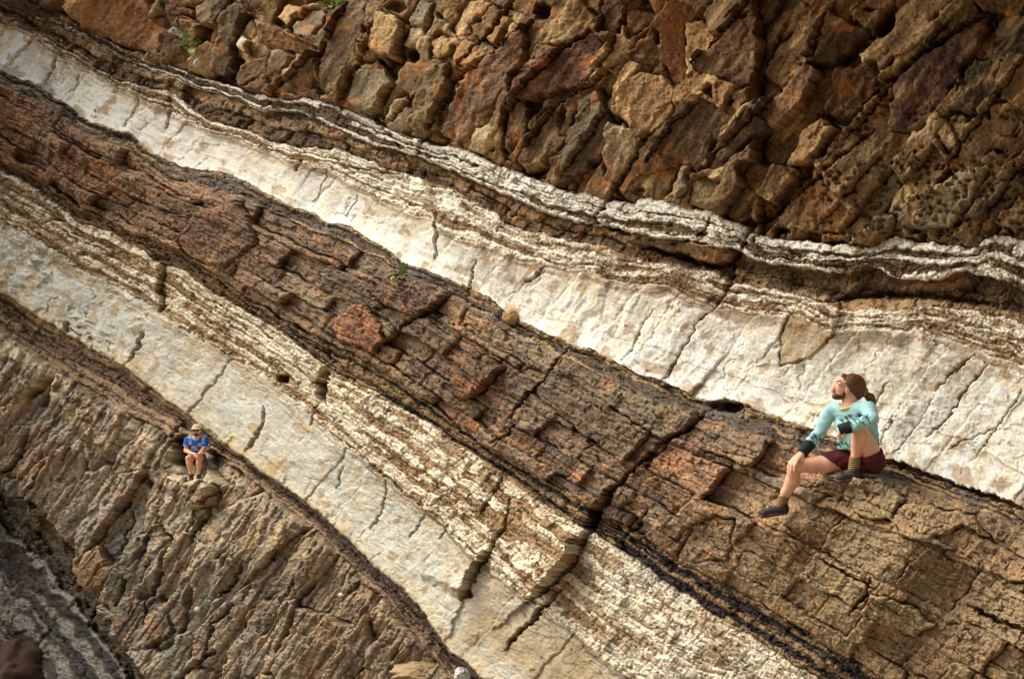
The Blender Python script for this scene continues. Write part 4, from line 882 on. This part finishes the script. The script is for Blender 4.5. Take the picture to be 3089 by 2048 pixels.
def person_left():
    f = Figure('person', (577, 1396), (350, 1016), 7.467, 'man in beige cap, sunglasses and blue football shirt with hands resting on his knees', sink=-30)
    df = float(np.clip(f.depth_at(510, 1400), -400, -250)) 
    b = Sdf((150, 150, -520), (800, 1440, 220), 7)
    b.ell((470, 285, 0), (88, 100, 98), 10).ell((470, 335, -24), (72, 88, 76), 24).ell((470, 390, -46), (44, 34, 44), 20).cap((474, 310, -94), (478, 345, -112), 12, 17, 9).ell((474, 335, -86), (50, 20, 20), 14)
    for sg in (-1, 1): b.ell((470 + sg * 86, 325, 0), (12, 30, 20), 6)
    b.cap((466, 390, 4), (462, 490, 14), 58, 66, 24)
    b.cap((270, 508, 20), (645, 508, 20), 54, 54, 40).ell((455, 620, 20), (165, 170, 92), 40).ell((450, 790, 30), (140, 150, 92), 40).ell((445, 910, 50), (165, 90, 110), 40)
    b.chain([(265, 515, 20, 56), (258, 740, -60, 48), (400, 775, -220, 40), (540, 790, -340, 28)], 18)
    b.chain([(650, 515, 20, 56), (640, 710, -60, 48), (630, 760, -220, 40), (612, 790, -350, 28)], 18)
    for hx, kx, ax_, kd in ((370, 400, 468, -330), (550, 630, 632, -330)):
        b.chain([(hx, 930, 30, 92), ((hx + kx) / 2, 905, -160, 84), (kx, 880, kd, 66)], 26)
        b.chain([(kx, 885, kd, 64), (kx + (ax_ - kx) * .35, 980, kd + (df - kd) * .4, 62), (ax_, 1180, df, 38), (ax_ + 6, 1290, df, 38)], 16)
        b.chain([(ax_ + 6, 1300, df, 34), (ax_ + 10, 1335, df - 40, 16)], 8)
    def hand(w, palm, side, tips, thumb, r=12, pr=25):
        w, palm, side = map(np.array, (w, palm, side))
        for i in (-1.5, -.5, .5, 1.5): b.cap(tuple(w + side * i * 9), tuple(palm + side * i * 18), pr * .85, pr * .6, 10)
        for i, (m1, t1) in zip((-1.5, -.5, .5, 1.5), tips):
            k = palm + side * i * 19; b.chain([(*k, r + 2), (*(k + np.array(m1)), r), (*(k + np.array(t1)), r - 3)], 4)
        b.chain([(*(w + np.array(thumb[0])), r + 3), (*(w + np.array(thumb[1])), r), (*(w + np.array(thumb[2])), r - 3)], 5)
    hand((540, 790, -340), (590, 820, -390), (.5, -.5, .7), [((30, 16, -14), (44, 48, -4))] * 4, ((10, -14, -20), (44, -20, -40), (72, -6, -44)))
    hand((612, 790, -350), (664, 772, -392), (.1, .6, .8), [((44, -14, -12), (84, -28, -16)), ((48, -12, -12), (92, -22, -16)), ((46, -8, -12), (88, -16, -16)), ((38, -6, -8), (70, -12, -12))], ((10, -22, -16), (36, -44, -30), (64, -54, -34)))
    f.put('body', b, M_SKIN)
    h = Sdf((360, 160, -130), (590, 440, 130), 5); h.ell((470, 290, 14), (97, 106, 100), 8).cut(lambda x, y, z_: np.maximum(-16 - z_, y - 395)).cut(lambda x, y, z_: 240 - y); f.put('hair', h, M_HAIR, strands)
    h = Sdf((370, 330, -160), (580, 460, 60), 4); h.ell((470, 392, -38), (64, 44, 62), 10).cap((448, 362, -104), (498, 362, -104), 8, 8, 4).cut(lambda x, y, z_: np.where(np.abs(x - 474) < 40, 356, 340) - y).cut(lambda x, y, z_: -(np.sqrt((x - 474) ** 2 / 4 + (y - 378) ** 2 + (z_ + 110) ** 2 / 4) - 8)); f.put('stubble_beard', h, M_HAIR, strands)
    h = Sdf((340, 150, -260), (600, 300, 140), 5); h.ell((468, 262, 6), (102, 90, 110), 6).cut(lambda x, y, z_: y - 262 + (z_ + 60) * .1); ca = f.put('cap', h, M_CAP)
    h = Sdf((330, 180, -260), (620, 330, 40), 4); h.ell((464, 262, -110), (96, 20, 100), 0, [(1, 0, 0), (0, 1, -.12), (0, .12, 1)]).cut(lambda x, y, z_: np.abs(y - 258 + (np.abs(x - 464) / 96) ** 2 * -16 + (z_ + 110) * .12) - 6).cut(lambda x, y, z_: z_ + 60); f.put('brim', h, M_CAP, parent=ca)
    h = Sdf((370, 270, -150), (580, 340, 40), 4)
    for sg in (-1, 1): h.ell((472 + sg * 37, 306, -96), (35, 25, 15), 0).cap((472 + sg * 70, 300, -80), (470 + sg * 92, 304, 0), 5, 5, 0)
    h.cap((450, 300, -100), (494, 300, -100), 5, 5, 0); f.put('sunglasses', h, M_GLASS)
    h = Sdf((430, 360, -140), (520, 400, -60), 3); h.ell((474, 378, -100), (24, 7, 12), 0); f.put('lips', h, M_LIP)
    t = Sdf((160, 400, -180), (760, 920, 200), 5)
    t.cap((270, 508, 20), (645, 508, 20), 68, 68, 40).ell((455, 620, 20), (178, 190, 110), 40).ell((450, 790, 30), (160, 160, 112), 40)
    t.chain([(262, 515, 20, 72), (252, 640, -30, 66)], 20).chain([(652, 515, 20, 72), (652, 690, -40, 62)], 20)
    t.cut(lambda x, y, z_: np.where(x < 300, y - 640, np.where(x > 600, y - 680, y - 880))).cut(lambda x, y, z_: -(np.sqrt((x - 464) ** 2 + ((y - 425) * .8) ** 2 + (z_ + 20) ** 2) - 82))
    t.ripple(lambda x, y, z_: 6 * np.abs(np.sin(x * .026 + y * .03 + 1.4 * np.sin(y * .02))) ** .7 - 3)
    def tint(V):
        x, y, z_ = V.T; c = np.tile(lin((36, 106, 200)), (len(V), 1)); nv = np.clip((y - 640) / 60, 0, 1) * (np.abs(x - 450) < 150); c = c * (1 - nv[:, None] * .6) + lin((22, 40, 140)) * nv[:, None] * .6
        w_ = np.zeros(len(V), bool); fr = z_ < 60
        r1 = np.hypot(x - 435, y - 706); w_ |= fr & (r1 < 66) & (y < 708) & ((r1 > 38) | (r1 < 22))                # arch emblem
        w_ |= fr & (np.abs(y - 722 - 6 * np.sin(x / 60)) < 6) & (np.abs(x - 440) < 125)                             # line under it
        r2 = np.hypot(x - 550, y - 618); w_ |= fr & (r2 < 42) & ((r2 > 28) | (r2 < 16))                             # round badge
        w_ |= fr & (np.abs(x - 348) < 30 - np.abs(y - 590) * .8) & (np.abs(y - 590) < 26)                          # small mark
        for sx in (318, 618): w_ |= (np.abs(x - sx - (y - 450) * (.10 if sx < 450 else .02)) < 40) & (y < 600) & (perlin(x / 17, y / 15, 7) > .02)
        w_ |= ((x < 300) & (y > 610) | (x > 600) & (y > 645)) & (perlin(x / 14, y / 12, 9) > -.1)
        w_ |= np.sqrt((x - 464) ** 2 + ((y - 425) * .8) ** 2 + (z_ + 20) ** 2) < 93
        return np.where(w_[:, None], lin((206, 214, 222)), c)
    f.put('football_shirt', t, M_SHIRT, tint)
    t = Sdf((160, 800, -300), (760, 1050, 220), 6)
    t.ell((445, 905, 45), (178, 96, 120), 20).chain([(365, 930, 30, 104), (375, 915, -150, 100)], 20).chain([(555, 930, 30, 104), (590, 905, -150, 98)], 20).ripple(lambda x, y, z_: 3 * np.sin(z_ * .06 + x * .05)).cut(lambda x, y, z_: -150 - z_)
    f.put('shorts', t, M_NAVY)
    for ax_ in (474, 638):
        c = Sdf((ax_ - 80, 1180, df - 220), (ax_ + 100, 1430, df + 90), 5)
        c.cap((ax_, 1215, df), (ax_ + 4, 1310, df), 46, 48, 10).cap((ax_ + 4, 1320, df), (ax_ + 14, 1350, df - 120), 48, 38, 14).cut(lambda x, y, z_: y - 1378).cut(lambda x, y, z_: 1205 - y); so = f.put('shoe', c, M_BSHOE)
        c = Sdf((ax_ - 90, 1340, df - 230), (ax_ + 110, 1440, df + 100), 5)
        for o in (-20, 0, 20): c.cap((ax_ + o, 1378, df + 26), (ax_ + 14 + o, 1378, df - 128), 28, 26, 4)
        c.cut(lambda x, y, z_: np.abs(y - 1384) - 13); f.put('sole', c, M_SOLE, parent=so)
person_left()

# ------------------------------------------------------------------ loose stones and plants on the cliff
def stone(name, fx, fy, rx, ry, c, label, seed, cat='stone', out=.3, group=None, flat=1.0, cuts=9):
    px, py = fx * SC, fy * SC; P, mp = surf(px, py); u = np.linspace(0, math.pi, 46); v = np.linspace(0, 2 * math.pi, 73)[:-1]
    U, Vv = np.meshgrid(u, v, indexing='ij'); D = np.stack([np.sin(U) * np.cos(Vv), np.sin(U) * np.sin(Vv), np.cos(U)], -1)
    rr_ = np.random.default_rng(seed + 50); rad = 1 + .14 * fbm(D[..., 0] * 1.3 + seed * 3.1, D[..., 1] * 1.3 + D[..., 2] * 1.7, 401 + seed, 3)
    for _ in range(cuts):
        nv = rr_.normal(size=3); nv /= np.linalg.norm(nv); rad = np.minimum(rad, rr_.uniform(.72, .92) / np.maximum(D @ nv, .05))
    rad = rad + .06 * fbm(D[..., 0] * 4 + seed, D[..., 1] * 5 + D[..., 2] * 4, 405, 5) + .03 * np.round(2 * perlin(D[..., 0] * 3 + seed, D[..., 2] * 4 + D[..., 1] * 2, 409))
    L = D * rad[..., None] * np.array([rx * SC * mp, rx * SC * mp * flat, ry * SC * mp]) * 1.15
    i = np.arange(46 * 72).reshape(46, 72); n = np.roll(i, -1, 1); Q = np.stack([i[:-1], i[1:], n[1:], n[:-1]], -1).reshape(-1, 4)
    P = P + (CAM - P) / np.linalg.norm(CAM - P) * rx * SC * mp * out
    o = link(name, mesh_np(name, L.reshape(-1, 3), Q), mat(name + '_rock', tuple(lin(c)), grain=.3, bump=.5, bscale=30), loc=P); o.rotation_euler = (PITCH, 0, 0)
    return tag(o, label, cat, group)
stone('boulder', 1180, 731, 17, 15, (182,146,98), 'rounded tan boulder resting on the ledge under the white band', 1, 'boulder', cuts=6)
stone('stone', 1066, 1560, 22, 17, (206,200,184), 'pale grey stone lying in the dark groove at the foot of the cliff', 2)
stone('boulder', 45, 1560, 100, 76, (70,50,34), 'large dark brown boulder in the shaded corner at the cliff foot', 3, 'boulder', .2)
stone('boulder', 955, 1552, 52, 20, (158,136,100), 'long tan boulder lying beside the groove at the cliff foot', 4, 'boulder')
stone('stone', 462, 146, 9, 9, (214,208,196), 'small white stone lodged below the round leaved plant', 5)
stone('stone', 780, 1372, 8, 4, (232,222,206), 'small flat white stone on brown rubble beside the dark groove', 6)
stone('stone', 453, 1406, 7, 5, (224,214,196), 'small white stone low on the brown rock below the seated man in blue', 7)
stone('stone', 411, 1056, 7, 8, (214,206,192), 'small pale stone just beside the man in the beige cap', 8)

def rubble():
    rg_ = np.random.default_rng(91); V, Q = [], []; u = np.array([(1, 0, 0), (-1, 0, 0), (0, 1, 0), (0, -1, 0), (0, 0, 1), (0, 0, -1)], float)
    f8 = [(0, 2, 4), (2, 1, 4), (1, 3, 4), (3, 0, 4), (2, 0, 5), (1, 2, 5), (3, 1, 5), (0, 3, 5)]
    for _ in range(520):
        x = rg_.uniform(20, 3080)
        kk = rg_.choice([5, 5, 5, 11, 7, 3]); y = np.interp(x, xs, BND[kk][0]) + {5: rg_.uniform(8, 60), 11: rg_.uniform(-20, 160), 7: rg_.uniform(0, 30), 3: rg_.uniform(-30, 4)}[kk]
        if y > 2040 or (2340 < x < 2700 and 1120 < y < 1600) or (540 < x < 660 and 1260 < y < 1480): continue
        P, mp = surf(x, y); sz_ = mp * (1.6 + 5 * rg_.random() ** 2.2); P = P + (CAM - P) / np.linalg.norm(CAM - P) * sz_ * .4
        v = u * rg_.uniform(.6, 1.3, (6, 3)) + rg_.normal(0, .18, (6, 3)); rot = np.linalg.qr(rg_.normal(size=(3, 3)))[0]; b0 = len(V) * 6
        V.append(v @ rot * sz_ + P); Q += [(a + b0, b_ + b0, c_ + b0) for a, b_, c_ in f8]
    tag(link('rubble', mesh_np('rubble', np.concatenate(V), np.array(Q), False), mat('rubble_stone', tuple(lin((158,134,98))), grain=.6, bscale=5)), 'loose chips and grit lying along the ledges', kind='stuff')
rubble()
def leafmesh(L, W, roundness, rnd):
    n = 6; V = []; 
    for i in range(n + 1):
        t = i / n; w_ = W * (math.sin(math.pi * min(t * 1.02, 1)) ** roundness); zc = -L * .25 * t * t
        V += [(-w_, L * t, zc + w_ * .25), (0, L * t, zc), (w_, L * t, zc + w_ * .25)]
    Q = []
    for i in range(n):
        a = i * 3; Q += [(a, a + 1, a + 4, a + 3), (a + 1, a + 2, a + 5, a + 4)]
    return np.array(V, float), np.array(Q)
def plant(fx, fy, size, nl, lw, rnd_, c1, c2, label, seed, cat='plant', spread=1.0, stemc=(120,96,60), name='plant'):
    rg = random.Random(seed); x0, y0 = fx * SC, fy * SC; _, mp = surf(x0, y0); s_ = size * SC * mp
    zs = [float(np.dot(surf(x0 + a_, y0 + b_)[0] - CAM, FWD)) for a_ in np.linspace(-1, 1, 7) * size for b_ in np.linspace(-1, 1, 7) * size]
    tx, ty = (x0 - 1544.5) / 3089 * KX, -(y0 - 1024) / 3089 * KX; P = CAM + (np.percentile(zs, 20) - s_ * .15) * (tx * RIGHT + ty * UP + FWD)
    root = tag(empty(name, P), label, cat)
    ms = [mat('leaf_green', tuple(lin(tuple(a + (b_ - a) * k for a, b_ in zip(c1, c2)))), rough=.5, grain=.15, bscale=40) for k in (0, .5, 1)]
    base = [mesh_np('leaf', *leafmesh(s_ * lw[0] * k, s_ * lw[1] * k, rnd_, 0)) for k in (.7, 1, 1.2)]
    for k, me in enumerate(base): me.materials.append(ms[k])
    SV, SQ = [], []
    for i in range(nl):
        a = rg.uniform(0, 2 * math.pi); el = rg.uniform(-.2, 1.1); rr = s_ * spread * (rg.random() ** .6)
        d = Vector((math.cos(a), -abs(math.sin(el)) * .8 - .25, math.sin(a) * .8 + .25)); tip = d.normalized() * rr
        o = link('leaf', base[i % 3], None, root, tip); o.rotation_euler = Vector((d.x + rg.uniform(-.5, .5), d.y * .6, d.z + rg.uniform(-.4, .5))).to_track_quat('Y', 'Z').to_euler()
        w_ = s_ * .028; b0 = len(SV); n_ = d.cross(Vector((0, 1, .3))).normalized() * w_; n2 = d.cross(n_).normalized() * w_
        for q_ in (Vector((0, 0, 0)), tip * .5 + Vector((0, 0, -s_ * .06)), tip):
            for e_ in (n_, n2, -n_, -n2): SV.append(tuple(q_ + e_))
        for l in range(2):
            for k in range(4): SQ.append((b0 + l * 4 + k, b0 + l * 4 + (k + 1) % 4, b0 + l * 4 + 4 + (k + 1) % 4, b0 + l * 4 + 4 + k))
    link('stem', mesh_np('stem', np.array(SV), np.array(SQ)), mat('stem_bark', tuple(lin(stemc)), rough=.8), root)
G1, G2 = (74,120,40), (150,186,98)
plant(437, 112, 24, 11, (.62, .3), .45, G1, G2, 'small plant with round green leaves in a crack of the upper brown rock', 1, spread=1.0)
plant(768, 14, 28, 34, (.42, .2), .8, (96,140,60), (160,200,110), 'feathery green plant growing between the blocks at the upper edge of the cliff', 2, 'plant', 1.1)
plant(743, 95, 18, 20, (.45, .2), .8, (96,140,60), (160,200,110), 'small feathery green tuft below the larger fern on the joint between blocks', 3)
plant(580, 30, 36, 60, (.24, .12), .8, (150,120,106), (196,180,172), 'dry pinkish grey flowering tuft hanging from the upper brown rock', 4, 'shrub', 1.0, name='shrub')
plant(920, 636, 24, 36, (.5, .14), .9, (92,140,50), (140,180,90), 'bright green grassy tuft on the ledge under the smooth white bed', 5, 'plant', .9)
plant(222, 268, 9, 5, (.8, .36), .5, (96,130,60), (150,180,100), 'tiny green sprig against the white bed near its lower edge', 6)
plant(776, 556, 18, 20, (.4, .15), .9, (110,130,84), (150,164,110), 'faded green tuft on the brown ledge along the white bed', 7)
plant(698, 298, 9, 8, (.7, .2), .7, (110,140,70), (160,180,110), 'tiny pale green sprig in the dark laminated band', 8)
plant(238, 312, 8, 6, (.7, .3), .7, (90,124,60), (130,160,90), 'tiny dark green sprig on the brown ledge below the white bed', 9)
